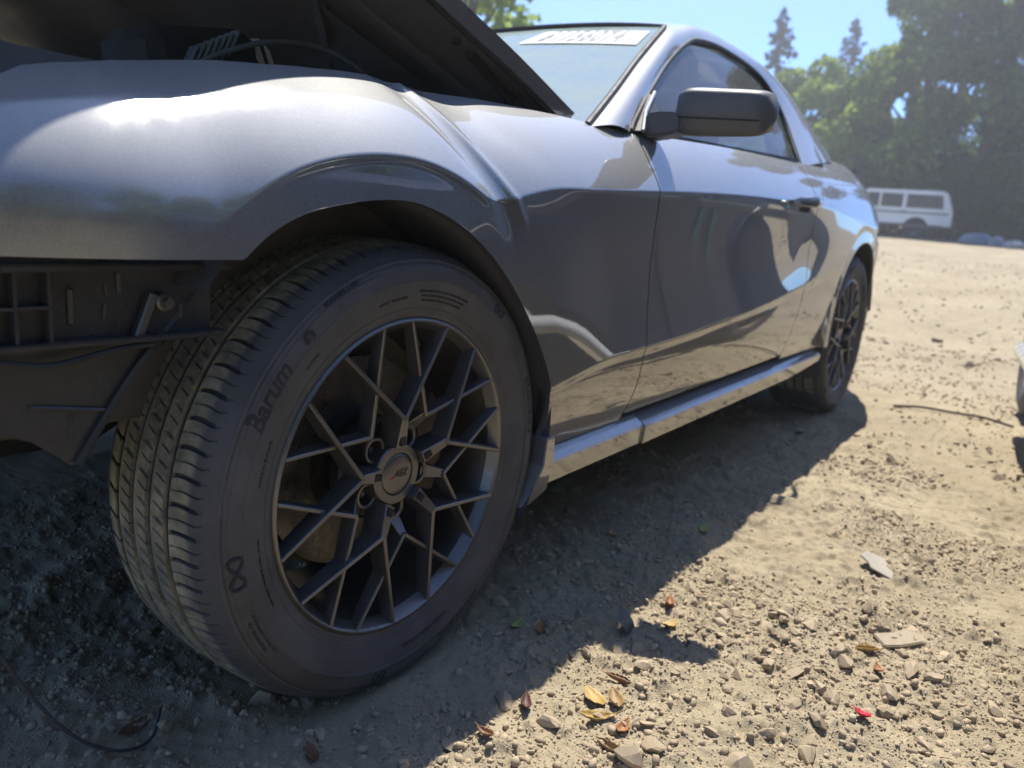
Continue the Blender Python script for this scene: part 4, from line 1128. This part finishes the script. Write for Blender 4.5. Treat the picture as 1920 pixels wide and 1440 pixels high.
def make_wheel():
    # barrel and lip
    prof = [(.2225, -.0200), (.2310, -.0060), (.2335, -.0016), (.2352, -.0006), (.2375, -.0012), (.2395, -.004), (.2405, -.006), (.2425, -.004), (.2445, -.0035), (.2455, -.006), (.2455, -.010), (.238, -.016), (.226, -.022)]
    vs, fs = revolve(prof, 120, closed=True)
    me = mesh('wheel', vs, fs); auto_smooth(me, 40)
    wheel = link('wheel', me, M['alloy'], car)
    vs, fs = revolve([(.2085, -.205), (.2085, -.060), (.214, -.040), (.2222, -.0195), (.2255, -.0225), (.224, -.06), (.2225, -.205)], 120, closed=True)
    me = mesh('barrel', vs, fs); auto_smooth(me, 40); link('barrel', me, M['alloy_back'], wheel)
    tyre = link('tyre', make_tyre(), M['tyre'], wheel)
    PH = 24.8
    def P(r, deg, w_): a = math.radians(deg); return Vector((r*math.cos(a), -w_, r*math.sin(a)))
    def bar(mb, p0, p1, wf0, wf1, d0, d1, wb0=None, wb1=None):
        """spoke bar with a chamfered face: front width wf, depth d"""
        t = (p1 - p0); t.y = 0; t.normalize(); s = Vector((t.z, 0, -t.x)); secs = []
        for p_, wf, d in ((p0, wf0, d0), (p1, wf1, d1)):
            wb = wf + .0035; ch = .0013
            o = [(-wf/2 + ch, 0), (wf/2 - ch, 0), (wf/2, ch), (wf/2 + .0012, d*.35), (wb/2, d), (-wb/2, d), (-wf/2 - .0012, d*.35), (-wf/2, ch)]
            secs.append([tuple(p_ + s*a + Vector((0, b, 0))) for a, b in o])
        mb.loft(secs)
    for k in range(5):
        c = PH + 72*k
        # main fork: stem from the hub, two long arms to the lip
        mb = MB(); node = P(.096, c, .0045)
        bar(mb, P(.0475, c, -.0075), P(.098, c, .0042), .0215, .0125, .040, .038)
        for sg in (-1, 1): bar(mb, P(.0925, c, .0043), P(.2335, c + sg*26.2, -.0004), .0070, .0062, .034, .022)
        sp = mb.build('spoke', M['alloy'], wheel, smooth=25)
        pk = MB(); cp = P(.0565, c, -.0043); t_ = P(1, c, 0).normalized(); s_ = Vector((t_.z, 0, -t_.x))
        pk.loft([[tuple(cp + t_*a + s_*b + Vector((0, yy, 0))) for a, b in ((-.0062, -.0048), (.0068, -.0055), (.0068, .0055), (-.0062, .0048))] for yy in (-.0012, .003)])
        pk.build('spoke_pocket', M['dark'], sp)
        # lower fork: starts at the lug boss, crosses under the main arms
        c2 = c + 36; mb = MB()
        bar(mb, P(.070, c2, -.034), P(.102, c2, -.0085), .024, .0125, .030, .030)
        for sg in (-1, 1): bar(mb, P(.098, c2, -.0080), P(.2335, c2 + sg*29, -.0012), .0066, .0056, .026, .018)
        mb.build('spoke', M['alloy'], wheel, smooth=25)
        bs = MB(); q = P(.05715, c2, -.030)
        vs, fs = revolve([(.0150, -.016), (.0150, .0), (.0162, .0014), (.0195, .0014), (.0210, -.001), (.0222, -.018), (.0222, -.05), (.0150, -.05)], 28, closed=True)
        bs.add([tuple(Vector(a) + q) for a in vs], fs)
        bs.build('lug_boss', M['alloy'], wheel)
        ln = MB(); ln.cyl(P(.05715, c2, -.062), (0, -1, 0), .0105, .020, 6, .0095, .002); ln.cyl(P(.05715, c2, -.044), (0, -1, 0), .0065, .006, 12, .004)
        ln.build('lug_nut', M['lug'], wheel)
        MB().cyl(P(.05715, c2, -.065), (0, -1, 0), .0152, .004, 20).build('lug_seat', M['dark'], wheel)
    hb = MB(); vs, fs = revolve([(.0325, -.021), (.0335, -.0190), (.0455, -.0190), (.0475, -.021), (.0485, -.030), (.0485, -.075), (.0325, -.075)], 48, closed=True); hb.add(vs, fs)
    hb.build('hub', M['alloy'], wheel)
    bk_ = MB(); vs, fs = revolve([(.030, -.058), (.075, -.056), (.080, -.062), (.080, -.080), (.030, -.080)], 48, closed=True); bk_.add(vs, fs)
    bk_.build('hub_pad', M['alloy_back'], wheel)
    cp = MB(); vs, fs = revolve([(0, -.0172), (.012, -.0173), (.024, -.0178), (.0305, -.0188), (.0318, -.0202), (.0318, -.03)], 48); cp.add(vs, fs)
    cap = cp.build('centre_cap', M['alloy'], wheel, smooth=50)
    tv, tf = text_mesh('AEZ', .0155, 0., .35, .0004, .95)
    link('cap_lettering', mesh('cap_lettering', [(x + .004, .0165, z + .001) for x, z, _ in tv], tf, False), M['ink_black'], cap)
    MB().add([(-.0165, .0165, -.0055), (-.0105, .0165, -.0055), (-.0065, .0165, -.0005), (-.0095, .0165, -.0005)], [[0, 1, 2, 3]]).build('cap_mark', M['red_print'], cap, smooth=0)
    MB().tube([P(.212, 88, -.020), P(.205, 86, -.012), P(.197, 85, -.006)], [.0045, .0040, .0042], 10).build('valve_stem', M['rubber_seal'], wheel)
    return wheel, tyre

wheel, tyre = make_wheel()
TL = M['tyre_letter']
side_text('Barum', .0345, .3035, 148, TL, tyre, .25, .0007, .98)
# round mark after the name
ra = math.radians(131); cc = Vector((.303*math.cos(ra), 0, .303*math.sin(ra)))
vs = [(cc.x + .0095*math.cos(a), -(float(side_w(.303)) + .0008), cc.z + .0095*math.sin(a)) for a in np.linspace(0, 2*math.pi, 28, endpoint=False)]
mk = link('sidewall_mark', mesh('sidewall_mark', vs, [list(range(28))[::-1]], False), TL, tyre)
tv, tf = text_mesh('B', .013, 0., 0., .0003); ca_, sa_ = math.cos(ra - math.pi/2), math.sin(ra - math.pi/2)
link('mark_letter', mesh('mark_letter', [(cc.x + x*ca_ - y*sa_, -(float(side_w(.303)) + .0014), cc.z + x*sa_ + y*ca_) for x, y, _ in tv], tf, False), M['tyre'], mk)
side_text('BRAVURIS 5 HM', .0085, .3175, 117.5, TL, tyre, 0, .0002, 1.05)
side_text('BRAVURIS 5', .0185, .304, 13, TL, tyre, 0, .0005, 1.15)
side_text('SAFETY WARNING', .0062, .272, 101, TL, tyre, 0, 0, 1.1)
for k, s_ in enumerate(('SERIOUS INJURY MAY RESULT FROM TIRE FAILURE', 'DUE TO UNDERINFLATION OVERLOADING', 'MISASSEMBLY NEVER EXCEED PRESSURE')): side_text(s_, .0048, .279 - .0068*k, 79, TL, tyre, 0, 0, 1.05)
side_text('TUBELESS RADIAL 235/50 R18', .0075, .274, -79, TL, tyre, 0, 0, 1.1)
side_text('235/50 R18 101Y XL', .0115, .303, -64, TL, tyre, 0, .0002, 1.1)
side_text('TREADWEAR 320', .0068, .3065, -152, TL, tyre, 0, 0, 1.1); side_text('TRACTION A TEMPERATURE A', .0058, .2985, -152, TL, tyre, 0, 0, 1.05)
side_text('MADE IN EUROPE', .0068, .272, 163, TL, tyre, 0, 0, 1.1); side_text('OUTSIDE', .006, .275, 134, TL, tyre, 0, 0, 1.1); side_text('PLIES: TREAD 2 POLYESTER 2 STEEL 1 NYLON', .005, .268, -166, TL, tyre, 0, 0, 1.0)
# sunken darker fields and the raised ribbed outlines
for a0, a1 in ((104, 60), (-166, -137), (-166, -125), (-38, -58), (167, 157)):
    pass
side_band(.296, .3165, 107, 62, M['tyre_band'], tyre, cut=2.5)
side_band(.2965, .314, -163.5, -158.5, M['tyre_band'], tyre, cut=1.); side_band(.2965, .314, -145.5, -118, M['tyre_band'], tyre, cut=2.)
side_band(.298, .315, 46, 30, M['tyre_band'], tyre, cut=2.0); side_band(.298, .315, -30, -48, M['tyre_band'], tyre, cut=2.0)
for a_ in (52, -171, -100):
    p_ = []
    for t in np.linspace(0, 2*math.pi, 41):
        lx = (.0125 if a_ > -150 else .021)*math.sin(t); lz = (.0068 if a_ > -150 else .0092)*math.sin(2*t)
        aa = math.radians(a_) + lx/.305; r_ = .305 + lz
        p_.append((r_*math.cos(aa), -(float(side_w(r_)) + .0008), r_*math.sin(aa)))
    MB().tube(p_, .0013 if a_ > -150 else .0022, 6, False).build('infinity_mark', TL, tyre)
for pts in (arc(.294, 170, 124, 24) + [(.300, 120), (.312, 118.5)], arc(.318, 168, 121, 24), [(.294, 170), (.300, 174), (.316, 170)],
            arc(.318, 112, 60, 24), arc(.2945, 108, 60, 24), [(.318, 112), (.300, 109), (.2945, 108)], [(.312, 118.5), (.306, 112), (.2995, 109.5)],
            arc(.318, 56, -30, 40), arc(.292, 40, -30, 30), arc(.318, -60, -185, 60), arc(.2945, -100, -190, 50), [(.318, -100), (.306, -102), (.300, -106), (.2945, -108)],
            arc(.2535, 0, 360, 90)):
    side_line(pts, M['tyre'], tyre)
wheel.location = (0, 0, .335)
wheel['label'] = 'front wheel with gunmetal mesh rim and dusty tyre'

# brake behind the wheel
def make_brake():
    vs, fs = revolve([(.060, -.092), (.088, -.092), (.090, -.112), (.166, -.112), (.167, -.116), (.167, -.138), (.166, -.142), (.085, -.142), (.060, -.120)], 64, closed=True)
    d = link('brake_disc', auto_smooth(mesh('brake_disc', vs, fs), 30), M['steel'], car)
    c = MB(); secs = []
    for a in np.linspace(math.radians(-28), math.radians(32), 9):
        secs.append([(r*math.cos(a), -w_, r*math.sin(a)) for r, w_ in ((.105, -.075), (.150, -.072), (.178, -.085), (.180, -.150), (.150, -.165), (.105, -.160))])
    c.loft(secs); c.build('brake_caliper', M['rust'], d, bevel=.004)
    h = MB(); h.tube([(.03, .16, -.02), (.10, .22, .02), (.14, .30, .10)], .008, 8); h.tube([(-.12, .15, -.10), (.06, .30, -.14)], .014, 8); h.tube([(-.02, .2, -.04), (.02, .28, .22)], .028, 12); h.build('suspension_arm', M['dark'], d)
    bs = MB(); vs, fs = revolve([(.07, -.150), (.16, -.152), (.175, -.150)], 40); bs.add(vs, fs); bs.build('dust_shield', M['rust'], d)
    return d
brake = make_brake(); brake.location = (0, 0, .335)
rw = copy_tree(wheel, car); rw.location = (2.72, .0, .335); rw.rotation_euler = (0, math.radians(37), 0); rw['label'] = 'rear wheel with gunmetal mesh rim, half under the arch'
rb = copy_tree(brake, car); rb.location = (2.72, 0, .335)
for x_ in (0, 2.72):
    q = copy_tree(wheel, car); q.location = (x_, 2*CY, .335); q.rotation_euler = (0, 0, math.pi)
    if 'label' in q: del q['label']

# ---------------------------------------------------------------- white wagon by the trees
def wagon():
    x, y = pol(11.15, 34.0); z = ground_at(x, y)
    t = empty('parked_wagon', (x, y, z), (0, 0, math.radians(-80))); tag(t, 'white four-wheel-drive wagon parked by the trees', 'car')
    # local: x towards its rear (picture right), y away from the viewer, length 5, origin at mid-side
    L = 2.55; sec = []
    side = [(-L, .55), (-L, .95), (-L + .12, 1.02), (-1.15, 1.10), (-.62, 1.72), (-.45, 1.80), (L - .42, 1.82), (L - .25, 1.74), (L - .02, 1.12), (L, 1.0), (L, .52), (-L, .48)]
    mb = MB(); mb.loft([[(a*(.985 if e else 1), yy, b) for a, b in side] for yy, e in ((0, 1), (.06, 0), (1.75, 0), (1.81, 1))])
    b = mb.build('body', M['white_paint'], t, bevel=.03)
    dk = M['plastic']
    for a0, a1, tl in ((-.72, -.05, .16), (.03, .78, .0), (.92, 2.18, .0)):
        MB().loft([[(a0 + tl*0, -.012, 1.16), (a1, -.012, 1.16), (a1 - (.10 if a1 > 2 else 0), -.012, 1.66), (a0 + tl*2, -.012, 1.66)], [(a0, .03, 1.16), (a1, .03, 1.16), (a1, .03, 1.66), (a0 + tl, .03, 1.66)]]).build('window', M['glass_side'] if 0 else dk, t)
    MB().box((0, .02, .50), (4.6, .06, .14), None, .02).build('side_sill', dk, t)
    for cx in (-1.55, 1.35):
        wh = MB(); vs, fs = revolve([(.17, .0), (.17, .02), (.20, .03), (.33, .02), (.36, -.02), (.36, -.2), (.17, -.2)], 32, closed=True); wh.add(vs, fs)
        o = wh.build('wheel', M['tyre_letter'], t); o.location = (cx, .02, .36)
        h = MB(); vs, fs = revolve([(0, .01), (.06, .015), (.08, .0), (.16, .012), (.185, .02), (.185, -.1)], 24); h.add(vs, fs); h.build('hubcap', M['chrome'], o)
        ar = MB(); ar.add([(cx + .46*math.cos(a), -.008, .36 + .46*math.sin(a)) for a in np.linspace(-.3, math.pi + .3, 24)], [list(range(24))]).build('wheel_opening', M['dark'], t)
    MB().box((.2, -.014, .98), (4.4, .02, .05), None, .008).build('side_trim', dk, t)
    for a_ in (.80, .86): MB().box((a_, -.004, 1.40), (.05, .03, .56), None, .008).build('pillar', M['white_paint'], t)
    MB().box((-.85, -.14, 1.15), (.12, .22, .14), None, .03).build('side_mirror', dk, t)
    MB().box((L - .9, .9, 1.85), (.03, 1.5, .03), None, .006).build('roof_bar', dk, t)
    MB().box((L - .02, .12, 1.0), (.06, .16, .24), None, .01).build('tail_light', M['red_print'], t)
    MB().box((L + .06, .9, .62), (.14, 1.8, .18), None, .03).build('rear_bumper', M['lug'], t)
    MB().box((.85, -.012, 1.02), (.16, .03, .03), None, .006).build('door_handle', dk, t)
    MB().box((-.05, -.006, .85), (.012, .012, .65)).build('door_gap', dk, t)
    return t
wagon()

# pale scrap heap beside the wagon
def scrap(deg, d, sz, mat, label, name):
    x, y = pol(deg, d); z = ground_at(x, y); mb = MB(); a, b, c = sz
    mb.loft([[(-a*.5, -b*.5, 0), (a*.5, -b*.5, 0), (a*.5, b*.5, 0), (-a*.5, b*.5, 0)], [(-a*.55, -b*.4, c*.5), (a*.5, -b*.45, c*.55), (a*.52, b*.5, c*.5), (-a*.5, b*.5, c*.6)], [(-a*.3, -b*.2, c), (a*.38, -b*.25, c*.86), (a*.35, b*.3, c*.9), (-a*.25, b*.3, c*.95)]])
    o = mb.build(name, mat, None, bevel=.05, loc=(x, y, z - .02), rot=(0, 0, random.uniform(0, 1))); tag(o, label, 'scrap'); return o
M['tarp'] = m_plain('pale_blue_tarp', (.16, .22, .29), .6, var=.4, scale=2); M['pale'] = m_plain('pale_scrap', (.22, .26, .30), .6, var=.4, scale=3)
scrap(5.3, 33, (1.1, .8, .42), M['tarp'], 'pale blue tarp-covered heap under the trees beside the wagon', 'tarp_heap')
scrap(4.2, 31.5, (.55, .5, .38), M['pale'], 'small pale drum lying right of the tarp heap', 'scrap_drum')
scrap(3.3, 31, (1.2, .6, .30), M['pale'], 'low pale panel on the ground at the frame edge under the trees', 'scrap_sheet')

# ---------------------------------------------------------------- neighbouring car, its white bumper just enters the frame
def neighbour():
    """dark four-wheel-drive standing alongside; mirrored in the coupe's door, its running board just enters the frame"""
    t = empty('neighbour_car', (3.42, -.655, 0), (0, 0, math.radians(6.8))); tag(t, 'dark blue car at the edge of the frame, white running board ahead of its tyre', 'car')
    navy = M['navy']
    ZB = .42; wheels = ((0., .345), (-2.75, .345)); R = .43
    def P(x, s):
        z = ZB + (.90 - ZB) * s; y = .012 * math.sin(math.pi * s) - .02 * max(0, s - .8) * 5 * .2
        for cx, cz in wheels:
            r = math.hypot(x - cx, z - cz)
            if r < R:
                k = R / max(r, .02); return (cx + (x - cx)*k, y + .02, max(ZB - .02, cz + (z - cz)*k)), True
        return (x, y, z), False
    xs = np.linspace(-3.35, .50, 110); ns = 20
    grid = [[P(x, s) for s in np.linspace(0, 1, ns)] for x in xs]
    vs = [g[0] for c in grid for g in c]; ins = [g[1] for c in grid for g in c]; fs = []
    for i in range(len(xs) - 1):
        for j in range(ns - 1):
            q = [i*ns + j, (i+1)*ns + j, (i+1)*ns + j + 1, i*ns + j + 1]
            if not all(ins[k] for k in q): fs.append(q)
    link('side_panel', mesh('side_panel', vs, fs), navy, t)
    mb = MB(); mb.loft([[(x, y, z) for y, z in ((-.004, .90), (-.05, .93), (-.9, .96), (-1.70, .93), (-1.76, .90), (-1.78, .42), (-1.70, .40), (-.25, .40), (-.22, .86))] for x in (-3.35, -2.8, -2.0, -1.0, 0, .50)]); mb.build('body', navy, t)
    mb = MB(); mb.loft([[(x, y, z) for y, z in ((-.03, .92), (-.16, .92 + (zt - .92)*.8), (-.30, zt), (-1.48, zt), (-1.62, .92 + (zt - .92)*.8), (-1.75, .92))] for x, zt in ((-1.75, .94), (-1.15, 1.32), (-.9, 1.38), (-.2, 1.38), (.15, 1.28), (.42, .95))]); mb.build('cabin', navy, t, bevel=.02)
    for a0, a1, b0, b1 in ((-1.45, -.72, -1.12, -.72), (-.64, .12, -.64, -.02)):
        MB().add([(a0, -.035, .96), (a1, -.035, .96), (b1, -.135, 1.26), (b0, -.135, 1.26), (a0, -.07, .96), (a1, -.07, .96), (b1, -.17, 1.26), (b0, -.17, 1.26)], [[0, 1, 2, 3], [7, 6, 5, 4], [0, 4, 5, 1], [1, 5, 6, 2], [2, 6, 7, 3], [3, 7, 4, 0]]).build('side_window', M['plastic'], t)
    for x_ in (-1.02, -.05): MB().box((x_, .006, .67), (.008, .012, .46)).build('door_gap', M['dark'], t)
    MB().box((-1.3, .016, .72), (3.4, .02, .05), None, .006).build('side_moulding', M['plastic'], t)
    for x_ in (-.95, .0): MB().box((x_ + .12, .03, .82), (.14, .03, .03), None, .008).build('door_handle', M['chrome'], t)
    # white tube running board
    MB().tube(smooth_open([(-2.26, -.02, .40), (-2.22, .055, .37), (-2.1, .075, .36), (-1.2, .075, .355), (-.55, .075, .355), (-.43, .060, .345), (-.39, .03, .31), (-.385, -.02, .27)], 5), .034, 14).build('running_board', M['white_paint'], t)
    for x_ in (-1.45, -1.05, -.65): MB().tube([(x_, .06, .36), (x_, -.10, .40)], .018, 8).build('step_bracket', M['dark'], t)
    MB().box((-1.36, -.10, .40), (1.8, .05, .10), None, .01).build('sill', M['plastic'], t)
    MB().box((.53, -.88, .52), (.10, 1.75, .16), None, .03).build('rear_bumper', M['lug'], t)
    MB().box((-3.40, -.88, .56), (.16, 1.78, .26), None, .05).build('front_bumper', M['lug'], t)
    for cx, cz in wheels:
        MB().prism([(cx + R*1.05*math.cos(a), cz + R*1.05*math.sin(a)) for a in np.linspace(-.1, math.pi + .1, 30)], -.34, -.33).build('wheel_well', M['dark'], t)
        ty = MB(); vs, fs = revolve([(.205, .0), (.225, .014), (.285, .020), (.325, .004), (.338, -.02), (.345, -.1), (.338, -.19), (.21, -.20), (.205, -.1)], 56, closed=True); ty.add(vs, fs)
        w_ = ty.build('wheel', M['tyre'], t); w_.location = (cx, -.01, cz); w_.rotation_euler = (0, 0, math.pi)
        vs, fs = revolve([(0, -.01), (.045, -.012), (.05, -.035), (.080, -.04), (.085, -.055), (.160, -.055), (.162, -.09), (.05, -.09)], 40); link('brake_disc', auto_smooth(mesh('brake_disc', vs, fs), 30), M['steel'], w_)
        rimm = MB(); vs, fs = revolve([(.215, -.005), (.207, .006), (.199, -.004), (.190, -.05), (.186, -.16)], 48); rimm.add(vs, fs); rimm.build('rim', M['rust'], w_)
        MB().tube([(.16, -.0, .02), (.175, -.0, .06), (.16, -.0, .10)], .02, 8).build('brake_caliper', M['blue'], w_)
    # teal marker scrawl on the rear door and over the wheel
    for pts in ([(-.62, .02, .86), (-.60, .02, .55)], [(-.72, .02, .86), (-.50, .02, .865)], [(-.70, .02, .84), (-.74, .02, .56)]):
        MB().tube(pts, .0055, 5).build('marker_stroke', M['teal'], t)
    MB().tube([(.16 + .05*math.cos(a), .022, .83 + .06*math.sin(a)) for a in np.linspace(0, 6.28, 20)], .006, 5).build('marker_stroke', M['teal'], t)
    MB().tube([(.06, .022, .89), (.05, .022, .78)], .006, 5).build('marker_stroke', M['teal'], t)
    return t
M['blue'] = m_plain('blue_caliper_paint', (.05, .2, .6), .5)
nb = neighbour()

# ---------------------------------------------------------------- small things on the dirt
def gz(x, y): return float(ground_z(np.array(x), np.array(y)))
dk_rock = link('rock', rock_dark, None, None, (.388, -.202, gz(.388, -.202) + .014), (.3, -.2, .6), (.034, .031, .036)); tag(dk_rock, 'dark grey angular rock at the edge of the shadow, larger than the pebbles around it', 'rock')

def leaf(x, y, L, wd, rz, c0, c1, label, curl=.5, roll=.0, tilt=0., name='fallen_leaf', lift=.004):
    n = 12; m = 6; vs = []; L *= 1.2; wd *= 1.3; curl *= 1.3
    for i in range(n + 1):
        t = i / n; half = wd * .5 * math.sin(math.pi * t ** .8) ** .8 * (1 + .10 * math.sin(t * 34)) + .0006
        for j in range(m + 1):
            s = (j / m - .5) * 2; lx = (t - .5) * L; ly = s * half; lz = curl * L * .35 * (4 * (t - .5) ** 2) + .05*L*abs(s)*math.sin(t*26)*.3
            if roll:
                a = s * roll; ly = half * math.sin(a) / max(.3, roll); lz += half * (1 - math.cos(a)) / max(.3, roll)
            else: lz += abs(s) * half * .45
            vs.append((lx, ly, lz))
    fs = [[i*(m+1) + j, (i+1)*(m+1) + j, (i+1)*(m+1) + j + 1, i*(m+1) + j + 1] for i in range(n) for j in range(m)]
    me = mesh(name, vs, fs); bm = bmesh.new(); bm.from_mesh(me); bmesh.ops.solidify(bm, geom=bm.faces[:], thickness=.0006); bm.to_mesh(me); bm.free()
    o = link(name, me, m_leafdead('leaf_' + str(len(bpy.data.materials)), c0, c1), None, (x, y, gz(x, y) + lift), (random.uniform(-.15, .15) + tilt, random.uniform(-.1, .1), rz))
    tag(o, label, 'leaf', 'fallen leaves on the dirt')
    st = MB().tube([(L*.48, 0, curl*L*.35), (L*.66, L*.04, curl*L*.5)], .0007, 5).build('leaf_stem', me.materials[0], o)
    return o
OR = ((.22, .09, .03), (.34, .15, .05)); YE = ((.30, .19, .05), (.46, .31, .10)); BR = ((.14, .065, .03), (.24, .12, .055)); TN = ((.22, .135, .055), (.34, .22, .095)); GR = ((.20, .26, .06), (.33, .36, .10)); DR = ((.07, .03, .022), (.12, .05, .03))
leaf(.269, -.043, .034, .014, .2, *GR, 'curled yellow-green leaf in the shadow beside the front tyre', .5)
leaf(.281, -.088, .036, .015, .5, *OR, 'ribbed orange-brown leaf next to the curled green one', .35, 1.2)
leaf(.533, -.224, .038, .020, .4, *OR, 'crumpled orange leaf at the corner of the shadow edge', .5, 1.6)
leaf(.457, -.259, .036, .018, -.2, *YE, 'bright orange-yellow leaf below the crumpled one on the shadow edge', .5, .8)
leaf(.239, -.268, .042, .020, 1.5, *BR, 'dark brown rolled leaf standing alone in the shadow', .2, 2.6)
leaf(.150, -.272, .046, .022, 1.0, *YE, 'yellow leaf, upper one of the clump at the shadow edge', .3, .9)
leaf(.165, -.300, .044, .024, .7, *TN, 'tan ribbed leaf, right one of the clump at the shadow edge', .35, 1.5)
leaf(.112, -.300, .046, .020, -.9, *YE, 'golden folded leaf, lower one of the clump at the shadow edge', .4, 1.4)
leaf(.114, -.340, .030, .016, .1, *OR, 'small orange leaf right of the golden clump', .5, 1.2)
leaf(.064, -.346, .044, .018, 1.3, *TN, 'tan ribbed leaf at the bottom edge of the picture', .25, 1.9)
leaf(.618, -.572, .044, .018, -.75, *YE, 'yellow folded leaf lying alone among the pebbles', .15, 1.7)
leaf(.555, -.602, .024, .014, .4, *OR, 'small rusty leaf scrap below the lone yellow leaf', .6, 1.0)
leaf(.959, -.123, .050, .018, .25, *GR, 'flat green leaf in the shadow behind the front wheel', .15, .5)
leaf(.745, .018, .028, .018, 1.2, *TN, 'small tan leaf in the deep shadow under the sill', .4, .6)
leaf(.072, -.198, .036, .018, .6, *DR, 'dark red-brown shrivelled leaf in the shadow', .5, 1.6)
leaf(-.032, -.200, .026, .016, 1.4, *BR, 'brown leaf scrap near the bottom edge in the shadow', .5, 1.6)
leaf(-.21, -.047, .036, .014, 1.2, *BR, 'reddish brown leaf under the front of the tyre', .3, 1.4)
leaf(-.33, .17, .05, .018, .3, *BR, 'brown leaf in the dark below the tyre tread', .2, .8)
red = leaf(.365, -.612, .022, .015, 1.3, (.42, .01, .03), (.6, .03, .06), 'small crimson petal among the pebbles', .5, 1.4, name='petal')

def shard(x, y, poly, th, mat, label, cat, name, rot, lift_=.004):
    mb = MB(); n = len(poly); mb.loft([[(a, b, 0) for a, b in poly], [(a, b, th) for a, b in poly]])
    o = mb.build(name, mat, None, bevel=th*.25, loc=(x, y, gz(x, y) + lift_), rot=rot); tag(o, label, cat); return o
M['shard'] = m_plain('grey_plastic_shard', (.33, .30, .25), .5, dust=.5); M['slate'] = m_stone('flat_tan_slab', (.28, .23, .165), (.30, .25, .175), (.32, .26, .18))
shard(1.005, -.51, [(-.045, -.024), (-.01, -.036), (.040, -.026), (.048, .014), (.016, .034), (-.004, .020), (-.026, .018)], .0035, M['shard'], 'broken grey plastic shard lying on the sunlit dirt', 'shard', 'plastic_shard', (.25, -.15, .4))
shard(.71, -.605, [(-.052, -.016), (-.02, -.026), (.035, -.030), (.060, -.010), (.044, .018), (.008, .014), (-.036, .024)], .007, M['slate'], 'flat tan stone slab sunk in the sunlit dirt', 'stone slab', 'stone_slab', (.02, .01, -.5), -.004)
wi = MB().tube(smooth_open([(3.05, -.19, .012), (3.10, -.30, .02), (3.14, -.43, .014), (3.12, -.54, .02), (3.08, -.66, .010)], 6), .006, 6)
o = wi.build('stick', M['bark'], None); tag(o, 'thin dark stick lying on the dirt near the neighbouring bumper', 'stick')

# ---------------------------------------------------------------- added haze volume, imitates a glare veil on the far trees
hz = MB().box((23, 3, 9.6), (92, 80, 22.4)).build('haze', None, None, smooth=0); hz['kind'] = 'stuff'
hz.location.z = -.3
hm_ = bpy.data.materials.new('veil_haze'); hm_.use_nodes = True; ht = hm_.node_tree; ht.nodes.clear()
pv = ht.nodes.new('ShaderNodeVolumePrincipled'); pv.inputs['Color'].default_value = (.93, .94, .96, 1); pv.inputs['Density'].default_value = .0038; pv.inputs['Anisotropy'].default_value = .5
ho = ht.nodes.new('ShaderNodeOutputMaterial'); ht.links.new(pv.outputs[0], ho.inputs['Volume']); hz.data.materials.append(hm_)
hz['label'] = 'thin haze added over the lot to pale the far trees like lens glare'
